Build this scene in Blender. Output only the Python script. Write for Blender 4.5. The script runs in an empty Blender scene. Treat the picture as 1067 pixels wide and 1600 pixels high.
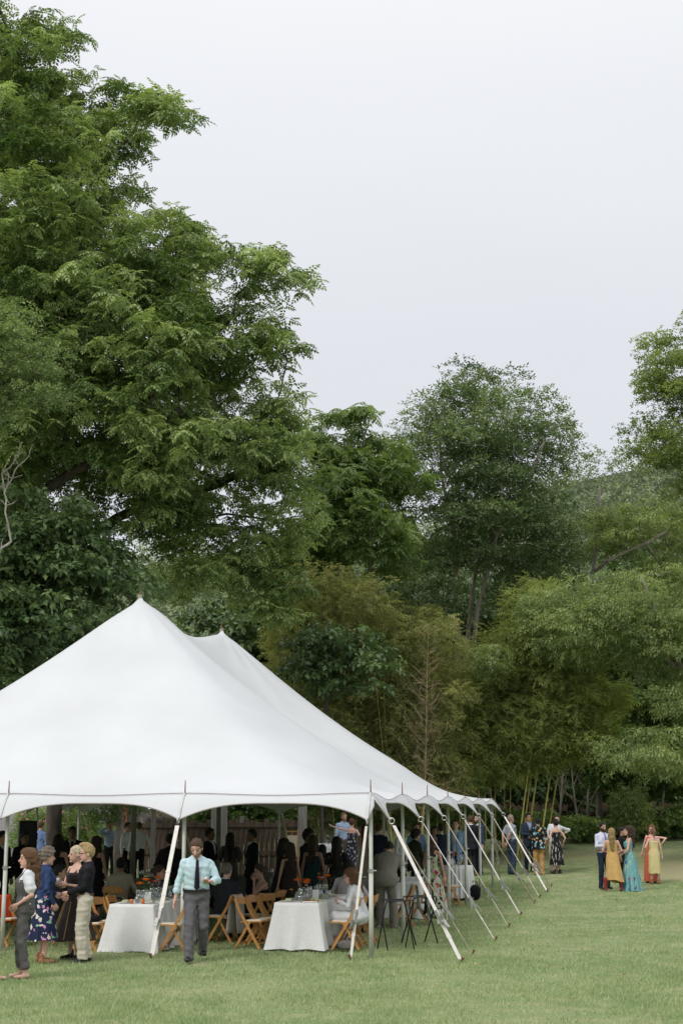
import bpy, math, random
import numpy as np
from mathutils import Vector
R = math.radians
rng = np.random.default_rng(7)
random.seed(7)
scene = bpy.context.scene
col = scene.collection

# ------------------------------------------------------------------ camera
CAM_H, PITCH, FPX = 2.294, 0.19935, 2272.0
cam_data = bpy.data.cameras.new('camera')
cam = bpy.data.objects.new('camera', cam_data)
col.objects.link(cam)
cam.location = (0, 0, CAM_H)
cam.rotation_euler = (math.pi / 2 + PITCH, 0, 0)
cam_data.sensor_fit = 'VERTICAL'
cam_data.sensor_height = 36.0
cam_data.lens = FPX / 1600 * 36.0
cam_data.clip_start = 0.1
cam_data.clip_end = 3000
scene.camera = cam

# ------------------------------------------------------------------ world, sun, exposure
SUN_EL, SUN_AZ = R(44), R(222)      # azimuth clockwise from +Y: behind the camera, to its left
world = bpy.data.worlds.new('World')
scene.world = world
world.use_nodes = True
wn, wl = world.node_tree.nodes, world.node_tree.links
wn.clear()
out = wn.new('ShaderNodeOutputWorld')
bg = wn.new('ShaderNodeBackground')
sky = wn.new('ShaderNodeTexSky')
sky.sky_type = 'NISHITA'
sky.sun_disc = False
sky.sun_elevation = SUN_EL
sky.sun_rotation = SUN_AZ
sky.dust_density = 4.0
scl = wn.new('ShaderNodeMix'); scl.data_type = 'RGBA'; scl.blend_type = 'MULTIPLY'
scl.inputs[0].default_value = 1.0
scl.inputs[7].default_value = (0.1, 0.1, 0.1, 1)
wl.new(sky.outputs[0], scl.inputs[6])
tc = wn.new('ShaderNodeTexCoord')
sep = wn.new('ShaderNodeSeparateXYZ')
wl.new(tc.outputs['Generated'], sep.inputs[0])
ramp = wn.new('ShaderNodeValToRGB')            # an overcast sky: a little brighter towards the zenith
els = ramp.color_ramp.elements
els[0].position = 0.0; els[1].position = 1.0
def overcast(t): k = 0.735 + 0.20 * t + 0.95 * t ** 3; g = 0.75 * (1 - t) ** 1.5; return (k * (1 - 0.075 * g), k * (1 - 0.01 * g), k * (1 + 0.12 * g), 1)
els[0].color = overcast(0); els[1].color = overcast(1)
for t in (0.15, 0.3, 0.45, 0.6, 0.8):
    q = els.new(t); q.color = overcast(t)
wl.new(sep.outputs['Z'], ramp.inputs[0])
nz = wn.new('ShaderNodeTexNoise'); nz.inputs['Scale'].default_value = 2.2; nz.inputs['Detail'].default_value = 4
mpn = wn.new('ShaderNodeMapping'); mpn.inputs['Scale'].default_value = (1, 1, 3.0)
wl.new(tc.outputs['Generated'], mpn.inputs[0]); wl.new(mpn.outputs[0], nz.inputs[0])
mr = wn.new('ShaderNodeMapRange'); mr.inputs[3].default_value = 0.945; mr.inputs[4].default_value = 1.055
wl.new(nz.outputs[0], mr.inputs[0])
cl = wn.new('ShaderNodeMix'); cl.data_type = 'RGBA'; cl.blend_type = 'MULTIPLY'; cl.inputs[0].default_value = 1.0
wl.new(ramp.outputs[0], cl.inputs[6]); wl.new(mr.outputs[0], cl.inputs[7])
mixw = wn.new('ShaderNodeMix'); mixw.data_type = 'RGBA'; mixw.inputs[0].default_value = 0.06
wl.new(cl.outputs[2], mixw.inputs[6])
wl.new(scl.outputs[2], mixw.inputs[7])
wl.new(mixw.outputs[2], bg.inputs[0])
bg.inputs[1].default_value = 1.0
wl.new(bg.outputs[0], out.inputs[0])

sd_ = bpy.data.lights.new('sun', 'SUN')
sd_.energy = 1.5
sd_.angle = R(12)
sd_.color = (1.0, 0.965, 0.91)
sun = bpy.data.objects.new('sun', sd_)
col.objects.link(sun)
sdir = Vector((math.sin(SUN_AZ) * math.cos(SUN_EL), math.cos(SUN_AZ) * math.cos(SUN_EL), math.sin(SUN_EL)))
sun.rotation_euler = sdir.to_track_quat('Z', 'Y').to_euler()
sun.location = (0, -20, 40)

scene.view_settings.view_transform = 'Standard'
scene.view_settings.look = 'None'
scene.view_settings.gamma = 1
scene.view_settings.use_curve_mapping = False
scene.view_settings.exposure = 0.0
scene.render.engine = 'CYCLES'
scene.cycles.max_bounces = 8
scene.cycles.transparent_max_bounces = 8

# ------------------------------------------------------------------ photo pixel -> place
CP, SP = math.cos(PITCH), math.sin(PITCH)
def ray(px, py):
    a, b = (px - 533.5) / FPX, (800 - py) / FPX
    return np.array([a, CP - b * SP, SP + b * CP])
def at(px, py, Y):
    v = ray(px, py)
    v = v * (Y / v[1])
    return np.array([v[0], v[1], v[2] + CAM_H])
def gh(x, y):
    """height of the lawn: flat, rising gently towards the wood on the right"""
    x = np.asarray(x, float); y = np.asarray(y, float)
    t = np.clip((y - 36) / 26, 0, None)
    z = np.where(t < 1, 1.3 * t * t, 1.3 + 0.06 * (y - 62))
    z = np.minimum(z, 3.0)
    f = np.clip((x + 9) / 10, 0, 1); f = f * f * (3 - 2 * f)
    z = z * (0.12 + 0.88 * f)
    z = z + 0.32 * np.exp(-((x - 13.5) / 3.2) ** 2 - ((y - 51) / 4.0) ** 2)
    return z
def ground(px, py):
    v = ray(px, py)
    Y = CAM_H / (-v[2] / v[1]) if v[2] < 0 else 60
    for _ in range(30):
        p = v * (Y / v[1]); z = float(gh(p[0], p[1]))
        Y = 0.5 * Y + 0.5 * (CAM_H - z) / (-v[2] / v[1])
    p = v * (Y / v[1])
    return np.array([p[0], p[1], float(gh(p[0], p[1]))])
def gp(px, Y):
    """point on the ground in the column px at distance Y"""
    x = (px - 533.5) / FPX * (Y * CP - 0.4)
    for _ in range(3):
        z = float(gh(x, Y)); x = (px - 533.5) / FPX * (Y * CP + (z - CAM_H) * SP)
    return np.array([x, Y, float(gh(x, Y))])

# ------------------------------------------------------------------ object helpers
def mesh(name, V, F, mat, parent=None, smooth=False, attr=None, mats=None, mi=None):
    me = bpy.data.meshes.new(name)
    V = np.asarray(V, np.float32)
    if isinstance(F, np.ndarray):
        nf, k = F.shape
        me.vertices.add(len(V)); me.vertices.foreach_set('co', V.ravel())
        me.loops.add(nf * k); me.loops.foreach_set('vertex_index', F.astype(np.int32).ravel())
        me.polygons.add(nf)
        me.polygons.foreach_set('loop_start', np.arange(0, nf * k, k, dtype=np.int32))
        me.polygons.foreach_set('loop_total', np.full(nf, k, np.int32))
        me.update(calc_edges=True)
    else:
        me.from_pydata([tuple(map(float, v)) for v in V], [], F)
    if smooth:
        me.polygons.foreach_set('use_smooth', np.ones(len(me.polygons), bool))
    if attr is not None:
        for an, av in attr.items():
            av = np.asarray(av, np.float32)
            if av.ndim == 1:
                a = me.attributes.new(an, 'FLOAT', 'POINT'); a.data.foreach_set('value', av)
            else:
                a = me.attributes.new(an, 'FLOAT_COLOR', 'POINT')
                if av.shape[1] == 3: av = np.concatenate([av, np.ones((len(av), 1), np.float32)], 1)
                a.data.foreach_set('color', av.ravel())
    for m in (mats or [mat]): me.materials.append(m)
    if mi is not None: me.polygons.foreach_set('material_index', np.asarray(mi, np.int32))
    me.update()
    return link(name, me, parent)
def link(name, me, parent=None):
    o = bpy.data.objects.new(name, me)
    col.objects.link(o)
    if parent is not None: o.parent = parent
    return o
def tag(o, label=None, cat=None, group=None, kind=None):
    if label: o['label'] = label
    if cat: o['category'] = cat
    if group: o['group'] = group
    if kind: o['kind'] = kind
    return o
def thing(name, label, cat, loc=(0, 0, 0), rz=0.0, group=None):
    o = bpy.data.objects.new(name, None)
    col.objects.link(o)
    o.empty_display_size = 0.2
    o.location = [float(c) for c in loc]; o.rotation_euler = (0, 0, rz)
    return tag(o, label, cat, group)
def copy_tree(o, parent=None):
    c = o.copy(); col.objects.link(c); c.parent = parent
    for ch in list(o.children): copy_tree(ch, c)
    return c
class MB:
    """collects shapes into one mesh"""
    def __init__(s): s.V = []; s.F = []
    def add(s, V, F):
        n = len(s.V); s.V.extend([tuple(map(float, v)) for v in V]); s.F.extend([tuple(i + n for i in f) for f in F]); return s
    def box(s, c, size, M=None, taper=1.0):
        hx, hy, hz = [v / 2 for v in size]
        P = np.array([(-hx, -hy, -hz), (hx, -hy, -hz), (hx, hy, -hz), (-hx, hy, -hz),
                      (-hx * taper, -hy * taper, hz), (hx * taper, -hy * taper, hz), (hx * taper, hy * taper, hz), (-hx * taper, hy * taper, hz)])
        if M is not None: P = P @ np.asarray(M).T
        return s.add(P + np.asarray(c), [(0, 3, 2, 1), (4, 5, 6, 7), (0, 1, 5, 4), (1, 2, 6, 5), (2, 3, 7, 6), (3, 0, 4, 7)])
    def bar(s, a, b, w, t, up=(0, 0, 1), bev=0.0):
        """rectangular bar from a to b, w across, t thick"""
        a = np.asarray(a, float); b = np.asarray(b, float); d = b - a; L = np.linalg.norm(d); d /= L
        x = np.cross(d, up); 
        if np.linalg.norm(x) < 1e-4: x = np.cross(d, (1, 0, 0))
        x /= np.linalg.norm(x); y = np.cross(x, d)
        return s.box((a + b) / 2, (w, t, L), np.stack([x, y, d], 1))
    def tube(s, pts, rad, n=8, cap=True):
        V, F = tube(pts, rad, n, cap); return s.add(V, F)
    def lathe(s, prof, n=16, c=(0, 0, 0)):
        V = []; F = []
        for (r, z) in prof:
            for k in range(n):
                a = 2 * math.pi * k / n; V.append((c[0] + r * math.cos(a), c[1] + r * math.sin(a), c[2] + z))
        for i in range(len(prof) - 1):
            for k in range(n):
                k2 = (k + 1) % n; F.append((i * n + k, i * n + k2, (i + 1) * n + k2, (i + 1) * n + k))
        F.append(tuple(range(n - 1, -1, -1))); F.append(tuple(range((len(prof) - 1) * n, len(prof) * n)))
        return s.add(V, F)
    def build(s, name, mat, parent=None, smooth=False):
        return mesh(name, s.V, s.F, mat, parent, smooth)
def tube(pts, rad, n=8, cap=True):
    pts = np.asarray(pts, float); m = len(pts)
    rad = np.full(m, rad) if np.isscalar(rad) else np.asarray(rad, float)
    t = np.gradient(pts, axis=0); t /= np.linalg.norm(t, axis=1)[:, None] + 1e-9
    ref = np.array([0, 0, 1.0]) if abs(t[0][2]) < 0.9 else np.array([1.0, 0, 0])
    V = []
    x = np.cross(t[0], ref); x /= np.linalg.norm(x)
    for i in range(m):
        x = x - t[i] * np.dot(x, t[i]); x /= np.linalg.norm(x) + 1e-9
        y = np.cross(t[i], x)
        for k in range(n):
            a = 2 * math.pi * k / n; V.append(pts[i] + rad[i] * (x * math.cos(a) + y * math.sin(a)))
    F = []
    for i in range(m - 1):
        for k in range(n):
            k2 = (k + 1) % n; F.append((i * n + k, i * n + k2, (i + 1) * n + k2, (i + 1) * n + k))
    if cap:
        F.append(tuple(range(n - 1, -1, -1))); F.append(tuple(range((m - 1) * n, m * n)))
    return V, F
def rotz(a):
    c, s = math.cos(a), math.sin(a); return np.array([[c, -s, 0], [s, c, 0], [0, 0, 1.0]])
def rotx(a):
    c, s = math.cos(a), math.sin(a); return np.array([[1.0, 0, 0], [0, c, -s], [0, s, c]])
def roty(a):
    c, s = math.cos(a), math.sin(a); return np.array([[c, 0, s], [0, 1.0, 0], [-s, 0, c]])

# ------------------------------------------------------------------ materials
def nmat(name):
    m = bpy.data.materials.new(name); m.use_nodes = True
    return m, m.node_tree.nodes, m.node_tree.links, m.node_tree.nodes['Principled BSDF']
def c4(c): return (c[0], c[1], c[2], 1)
def mat(name, c, rough=0.7, var=0.12, scale=8.0, metal=0.0, bump=0.0, bscale=60.0, spec=0.3, stretch=None, c2=None):
    m, n, l, b = nmat(name)
    b.inputs['Roughness'].default_value = rough; b.inputs['Metallic'].default_value = metal
    b.inputs['Specular IOR Level'].default_value = spec
    tcn = n.new('ShaderNodeTexCoord'); mp = n.new('ShaderNodeMapping'); l.new(tcn.outputs['Object'], mp.inputs[0])
    if stretch: mp.inputs['Scale'].default_value = stretch
    t = n.new('ShaderNodeTexNoise'); t.inputs['Scale'].default_value = scale; t.inputs['Detail'].default_value = 5
    l.new(mp.outputs[0], t.inputs[0])
    mx = n.new('ShaderNodeMix'); mx.data_type = 'RGBA'
    r = n.new('ShaderNodeMapRange'); r.inputs[1].default_value = 0.3; r.inputs[2].default_value = 0.7
    l.new(t.outputs[0], r.inputs[0]); l.new(r.outputs[0], mx.inputs[0])
    mx.inputs[6].default_value = c4([v * (1 - var) for v in c]); mx.inputs[7].default_value = c4(c2 if c2 else [min(1, v * (1 + var)) for v in c])
    l.new(mx.outputs[2], b.inputs['Base Color'])
    if bump:
        t2 = n.new('ShaderNodeTexNoise'); t2.inputs['Scale'].default_value = bscale; l.new(mp.outputs[0], t2.inputs[0])
        bp = n.new('ShaderNodeBump'); bp.inputs['Strength'].default_value = bump; bp.inputs['Distance'].default_value = 0.02
        l.new(t2.outputs[0], bp.inputs['Height']); l.new(bp.outputs[0], b.inputs['Normal'])
    return m
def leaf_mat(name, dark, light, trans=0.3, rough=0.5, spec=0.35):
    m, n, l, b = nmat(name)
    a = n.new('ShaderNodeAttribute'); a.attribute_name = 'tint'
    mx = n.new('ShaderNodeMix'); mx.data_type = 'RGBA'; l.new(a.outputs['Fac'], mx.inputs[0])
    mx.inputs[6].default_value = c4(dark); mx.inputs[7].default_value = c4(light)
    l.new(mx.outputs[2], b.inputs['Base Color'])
    b.inputs['Roughness'].default_value = rough; b.inputs['Specular IOR Level'].default_value = spec
    tr = n.new('ShaderNodeBsdfTranslucent')
    mt = n.new('ShaderNodeMix'); mt.data_type = 'RGBA'; mt.blend_type = 'MULTIPLY'; mt.inputs[0].default_value = 1
    l.new(mx.outputs[2], mt.inputs[6]); mt.inputs[7].default_value = (1.15, 1.2, 0.6, 1)
    l.new(mt.outputs[2], tr.inputs[0])
    ms = n.new('ShaderNodeMixShader'); ms.inputs[0].default_value = trans
    l.new(b.outputs[0], ms.inputs[1]); l.new(tr.outputs[0], ms.inputs[2])
    l.new(ms.outputs[0], n['Material Output'].inputs[0])
    return m
def glass_mat(name, tint=(0.95, 0.97, 0.97), rough=0.02):
    m, n, l, b = nmat(name)
    g = n.new('ShaderNodeBsdfGlossy'); g.inputs['Roughness'].default_value = 0.05
    t = n.new('ShaderNodeBsdfTransparent'); t.inputs[0].default_value = c4(tint)
    lw = n.new('ShaderNodeLayerWeight'); lw.inputs[0].default_value = 0.45
    mr_ = n.new('ShaderNodeMapRange'); mr_.inputs[3].default_value = 0.08; mr_.inputs[4].default_value = 0.75
    l.new(lw.outputs['Facing'], mr_.inputs[0])
    ms = n.new('ShaderNodeMixShader'); l.new(mr_.outputs[0], ms.inputs[0])
    l.new(t.outputs[0], ms.inputs[1]); l.new(g.outputs[0], ms.inputs[2]); l.new(ms.outputs[0], n['Material Output'].inputs[0])
    return m
def pattern_mat(name, base, spots, scale=9.0, size=0.35, rough=0.75, stretch=(1, 1, 1)):
    """fabric printed with blossoms / leaves: random cells of several colours on a base colour"""
    m, n, l, b = nmat(name)
    tcn = n.new('ShaderNodeTexCoord'); mp = n.new('ShaderNodeMapping'); l.new(tcn.outputs['Object'], mp.inputs[0]); mp.inputs['Scale'].default_value = stretch
    nd = n.new('ShaderNodeTexNoise'); nd.inputs['Scale'].default_value = scale * 1.3; l.new(mp.outputs[0], nd.inputs[0])
    ad = n.new('ShaderNodeMix'); ad.data_type = 'RGBA'; ad.blend_type = 'ADD'; ad.inputs[0].default_value = 0.12
    l.new(mp.outputs[0], ad.inputs[6]); l.new(nd.outputs['Color'], ad.inputs[7])
    v = n.new('ShaderNodeTexVoronoi'); v.inputs['Scale'].default_value = scale; l.new(ad.outputs[2], v.inputs[0])
    sp = n.new('ShaderNodeSeparateColor'); l.new(v.outputs['Color'], sp.inputs[0])
    rp = n.new('ShaderNodeValToRGB'); rp.color_ramp.interpolation = 'CONSTANT'
    els = rp.color_ramp.elements
    els[0].color = c4(spots[0]); els[0].position = 0
    els[1].color = c4(spots[-1]); els[1].position = (len(spots) - 1) / len(spots)
    for i, c in enumerate(spots[1:-1], 1): q = els.new(i / len(spots)); q.color = c4(c)
    l.new(sp.outputs[0], rp.inputs[0])
    lt = n.new('ShaderNodeMath'); lt.operation = 'LESS_THAN'; lt.inputs[1].default_value = size; l.new(v.outputs['Distance'], lt.inputs[0])
    mx = n.new('ShaderNodeMix'); mx.data_type = 'RGBA'; l.new(lt.outputs[0], mx.inputs[0]); mx.inputs[6].default_value = c4(base); l.new(rp.outputs[0], mx.inputs[7])
    l.new(mx.outputs[2], b.inputs['Base Color']); b.inputs['Roughness'].default_value = rough; b.inputs['Specular IOR Level'].default_value = 0.2
    return m
def attr_mat(name, rough=0.55, spec=0.3, sss=0.0):
    m, n, l, b = nmat(name)
    a = n.new('ShaderNodeAttribute'); a.attribute_name = 'colour'
    t = n.new('ShaderNodeTexNoise'); t.inputs['Scale'].default_value = 25
    tcn = n.new('ShaderNodeTexCoord'); l.new(tcn.outputs['Object'], t.inputs[0])
    r = n.new('ShaderNodeMapRange'); r.inputs[3].default_value = 0.88; r.inputs[4].default_value = 1.12; l.new(t.outputs[0], r.inputs[0])
    mx = n.new('ShaderNodeMix'); mx.data_type = 'RGBA'; mx.blend_type = 'MULTIPLY'; mx.inputs[0].default_value = 1
    l.new(a.outputs['Color'], mx.inputs[6]); l.new(r.outputs[0], mx.inputs[7])
    l.new(mx.outputs[2], b.inputs['Base Color']); b.inputs['Roughness'].default_value = rough; b.inputs['Specular IOR Level'].default_value = spec
    return m
_fab = {}
def fab(c, rough=0.8, weave=0.25):
    """plain cloth of one colour, cached"""
    k = (tuple(c), rough)
    if k not in _fab: _fab[k] = mat('cloth', c, rough, 0.10, 6.0, bump=weave, bscale=220, spec=0.15)
    return _fab[k]
BARK = mat('bark', (0.075, 0.062, 0.05), 0.9, 0.45, 6, bump=0.8, bscale=14, stretch=(1, 1, 0.25))
BARK_PALE = mat('bark_pale', (0.27, 0.235, 0.195), 0.9, 0.35, 5, bump=0.7, bscale=12, stretch=(1, 1, 0.3))
DEADWOOD = mat('dead_wood', (0.36, 0.285, 0.17), 0.9, 0.3, 6)
GREYWOOD = mat('dead_grey_wood', (0.33, 0.30, 0.26), 0.9, 0.3, 6)
POLE = mat('painted_pole', (0.52, 0.53, 0.47), 0.45, 0.12, 5, spec=0.4)
STEEL = mat('galvanised_steel', (0.45, 0.45, 0.44), 0.35, 0.2, 20, metal=0.8)
RUST = mat('rusty_iron', (0.16, 0.075, 0.045), 0.8, 0.4, 30)
WEB_WHITE = mat('white_webbing', (0.78, 0.74, 0.70), 0.7, 0.10, 10)
WEB_TAN = mat('tan_webbing', (0.58, 0.51, 0.40), 0.8, 0.15, 10)
CHAIRWOOD = mat('varnished_beech', (0.47, 0.235, 0.075), 0.42, 0.2, 4, spec=0.45, stretch=(6, 6, 1))
LINEN = mat('white_linen', (0.74, 0.74, 0.73), 0.85, 0.05, 30, bump=0.35, bscale=260)
CANVAS = mat('tent_vinyl', (0.575, 0.59, 0.605), 0.55, 0.05, 0.6, spec=0.2, bump=0.12, bscale=2.2)
BLACKMETAL = mat('black_metal', (0.014, 0.014, 0.016), 0.4, 0.2, 20, spec=0.4)
BLACKPLASTIC = mat('black_plastic', (0.012, 0.012, 0.013), 0.6, 0.2, 20)
GLASS = glass_mat('clear_glass')
WEATHERED = mat('weathered_board', (0.10, 0.064, 0.044), 0.9, 0.45, 2.2, bump=0.6, bscale=18, stretch=(9, 9, 0.6), c2=(0.18, 0.135, 0.10))
GREYPOST = mat('grey_weathered_post', (0.27, 0.25, 0.23), 0.9, 0.3, 2.5, bump=0.6, bscale=16, stretch=(8, 8, 0.6))
CONCRETE = mat('concrete', (0.36, 0.35, 0.34), 0.9, 0.15, 3, bump=0.4, bscale=40)
# ------------------------------------------------------------------ ground
def lawn_material():
    m, n, l, b = nmat('lawn')
    tcn = n.new('ShaderNodeTexCoord')
    def noise(s, d=5, st=None):
        t = n.new('ShaderNodeTexNoise'); t.inputs['Scale'].default_value = s; t.inputs['Detail'].default_value = d
        if st:
            mp = n.new('ShaderNodeMapping'); mp.inputs['Scale'].default_value = st; l.new(tcn.outputs['Object'], mp.inputs[0]); l.new(mp.outputs[0], t.inputs[0])
        else: l.new(tcn.outputs['Object'], t.inputs[0])
        return t
    def mix(f, a, b_, bt='MIX'):
        x = n.new('ShaderNodeMix'); x.data_type = 'RGBA'; x.blend_type = bt
        if hasattr(f, 'is_linked'): l.new(f, x.inputs[0])
        else: x.inputs[0].default_value = f
        for s_, i in ((a, 6), (b_, 7)):
            if isinstance(s_, tuple): x.inputs[i].default_value = s_
            else: l.new(s_, x.inputs[i])
        return x.outputs[2]
    def rng_(s_, a, b_):
        r = n.new('ShaderNodeMapRange'); r.interpolation_type = 'SMOOTHSTEP'; r.inputs[1].default_value = a; r.inputs[2].default_value = b_; l.new(s_, r.inputs[0]); return r.outputs[0]
    big = noise(0.35, 4); mid = noise(2.2, 6); fine = noise(38, 4)
    c = mix(rng_(big.outputs[0], 0.35, 0.65), (0.215, 0.295, 0.13, 1), (0.33, 0.378, 0.205, 1))
    c = mix(rng_(mid.outputs[0], 0.45, 0.75), c, (0.45, 0.43, 0.27, 1))
    c = mix(rng_(fine.outputs[0], 0.35, 0.65), mix(1.0, c, (0.62, 0.66, 0.55, 1), 'MULTIPLY'), c)
    # worn earth on the bank at the right and leaf litter in the wood
    pos = n.new('ShaderNodeSeparateXYZ'); l.new(tcn.outputs['Object'], pos.inputs[0])
    def dist(cx, cy, sx, sy):
        v = n.new('ShaderNodeVectorMath'); v.operation = 'SUBTRACT'; l.new(tcn.outputs['Object'], v.inputs[0]); v.inputs[1].default_value = (cx, cy, 0)
        v2 = n.new('ShaderNodeVectorMath'); v2.operation = 'MULTIPLY'; l.new(v.outputs[0], v2.inputs[0]); v2.inputs[1].default_value = (1 / sx, 1 / sy, 0)
        v3 = n.new('ShaderNodeVectorMath'); v3.operation = 'LENGTH'; l.new(v2.outputs[0], v3.inputs[0])
        a = n.new('ShaderNodeMath'); a.operation = 'MULTIPLY_ADD'; l.new(mid.outputs[0], a.inputs[0]); a.inputs[1].default_value = 1.4; l.new(v3.outputs['Value'], a.inputs[2])
        return a.outputs[0]
    def inv(s_, a, b_):
        r = rng_(s_, a, b_); q = n.new('ShaderNodeMath'); q.operation = 'SUBTRACT'; q.inputs[0].default_value = 1; l.new(r, q.inputs[1]); return q.outputs[0]
    c = mix(inv(dist(11.6, 46.5, 3.4, 4.2), 1.1, 1.75), c, (0.36, 0.335, 0.20, 1))
    c = mix(inv(dist(13.4, 48.5, 2.6, 1.3), 1.0, 1.6), c, (0.47, 0.42, 0.34, 1))
    c = mix(inv(dist(7.0, 53, 9, 3), 0.9, 1.7), c, (0.30, 0.31, 0.16, 1))
    ad = n.new('ShaderNodeMath'); ad.operation = 'MULTIPLY_ADD'; l.new(mid.outputs[0], ad.inputs[0]); ad.inputs[1].default_value = 6; l.new(pos.outputs['Y'], ad.inputs[2])
    c = mix(rng_(ad.outputs[0], 62.5, 66), c, mix(rng_(fine.outputs[0], 0.4, 0.6), (0.035, 0.026, 0.015, 1), (0.075, 0.05, 0.028, 1)))
    l.new(c, b.inputs['Base Color']); b.inputs['Roughness'].default_value = 0.95; b.inputs['Specular IOR Level'].default_value = 0.1
    bp = n.new('ShaderNodeBump'); bp.inputs['Strength'].default_value = 0.9; bp.inputs['Distance'].default_value = 0.03
    f2 = noise(55, 3); l.new(f2.outputs[0], bp.inputs['Height']); l.new(bp.outputs[0], b.inputs['Normal'])
    return m
def make_ground():
    xs = np.concatenate([[-600, -300, -150, -80, -50, -35], np.linspace(-28, 34, 90), [45, 70, 120, 200, 350, 600]])
    ys = np.concatenate([[-60, -20, 0], np.linspace(8, 80, 110), [90, 110, 150, 220, 350, 600, 900]])
    X, Y = np.meshgrid(xs, ys, indexing='ij')
    Z = gh(X, Y) + 0.025 * np.sin(X * 0.9 + 1) * np.sin(Y * 0.7) * (np.hypot(X, Y) < 60)
    V = np.stack([X, Y, Z], -1).reshape(-1, 3)
    nx, ny = X.shape
    I = np.arange(nx * ny).reshape(nx, ny)
    F = np.stack([I[:-1, :-1], I[1:, :-1], I[1:, 1:], I[:-1, 1:]], -1).reshape(-1, 4)
    tag(mesh('ground', V, F, lawn_material(), smooth=True), kind='structure')
make_ground()
def make_grass():
    """short mown blades standing on the lawn, thinning with distance"""
    P = []
    for (y0, y1, dens) in ((15.2, 19, 1100), (19, 24, 800), (24, 32, 330), (32, 44, 130)):
        n = int((y1 - y0) * 2 * (0.27 * y1 + 0.6) * dens)
        y = rng.uniform(y0, y1, n); x = rng.uniform(-1, 1, n) * (0.27 * y + 0.6)
        P.append(np.stack([x, y], 1))
    P = np.concatenate(P)
    n = len(P)
    dens = 0.5 + 0.5 * np.sin(P[:, 0] * 1.3 + 2 * np.sin(P[:, 1] * 0.8)) * np.sin(P[:, 1] * 1.1 + 1.7 * np.sin(P[:, 0] * 0.6))
    keep = rng.random(n) < 0.55 + 0.45 * dens
    P = P[keep]; dens = dens[keep]; n = len(P)
    z = gh(P[:, 0], P[:, 1]) + 0.025 * np.sin(P[:, 0] * 0.9 + 1) * np.sin(P[:, 1] * 0.7) - 0.006
    a = rng.uniform(0, 2 * np.pi, n); h = rng.uniform(0.025, 0.062, n) * (0.75 + 0.5 * dens); w = rng.uniform(0.004, 0.008, n) * (1 + (P[:, 1] - 15) * 0.035)
    lean = rng.uniform(0.0, 0.9, n) * h; la = rng.uniform(0, 2 * np.pi, n)
    B = np.stack([P[:, 0], P[:, 1], z], 1)
    d = np.stack([np.cos(a), np.sin(a), np.zeros(n)], 1) * w[:, None]
    tip = B + np.stack([np.cos(la) * lean, np.sin(la) * lean, h], 1)
    V = np.stack([B - d, B + d, tip], 1).reshape(-1, 3)
    F = np.arange(n * 3).reshape(-1, 3)
    mot = np.sin(P[:, 0] * 2.1 + 3 * np.sin(P[:, 1] * 1.7)) * np.sin(P[:, 1] * 2.6 + 2 * np.sin(P[:, 0] * 2.9)) + .7 * np.sin(P[:, 0] * 6.1 + 2 * np.sin(P[:, 1] * 5)) * np.sin(P[:, 1] * 5.3 + 1)
    tint = np.repeat(np.clip(0.26 + 0.5 * rng.random(n) ** 1.4 + 0.16 * (1 - dens) + 0.14 * mot, 0, 1), 3)
    gm = leaf_mat('grass_blade', (0.18, 0.28, 0.105), (0.50, 0.55, 0.325), 0.25, 0.6, 0.2)
    tag(mesh('grass', V, F, gm, attr={'tint': tint}), 'short mown lawn grass around the white tent', 'grass', kind='stuff')
make_grass()
def fallen_leaf():
    lm = mat('fallen_leaf', (0.50, 0.30, 0.10), 0.8, 0.3, 20)
    lm2 = mat('clover_head', (0.75, 0.74, 0.68), 0.8, 0.1, 20)
    V = [(-.035, 0, .055), (0, -.022, .063), (.04, 0, .058), (0, .024, .066)]
    for k, (px, py) in enumerate(((505, 1478), (612, 1511), (741, 1511), (380, 1530), (690, 1555), (170, 1560), (900, 1470), (850, 1545), (240, 1545), (975, 1530))):
        p = ground(px, py)
        o = mesh('fallen_leaf', V, [(0, 1, 2), (0, 2, 3)], lm)
        o.location = p; o.rotation_euler = (rng.uniform(-.3, .3), rng.uniform(-.3, .3), rng.uniform(0, 6))
        tag(o, 'small yellowed leaf lying on the mown lawn', 'leaf', 'fallen leaves on the lawn')
fallen_leaf()

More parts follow.
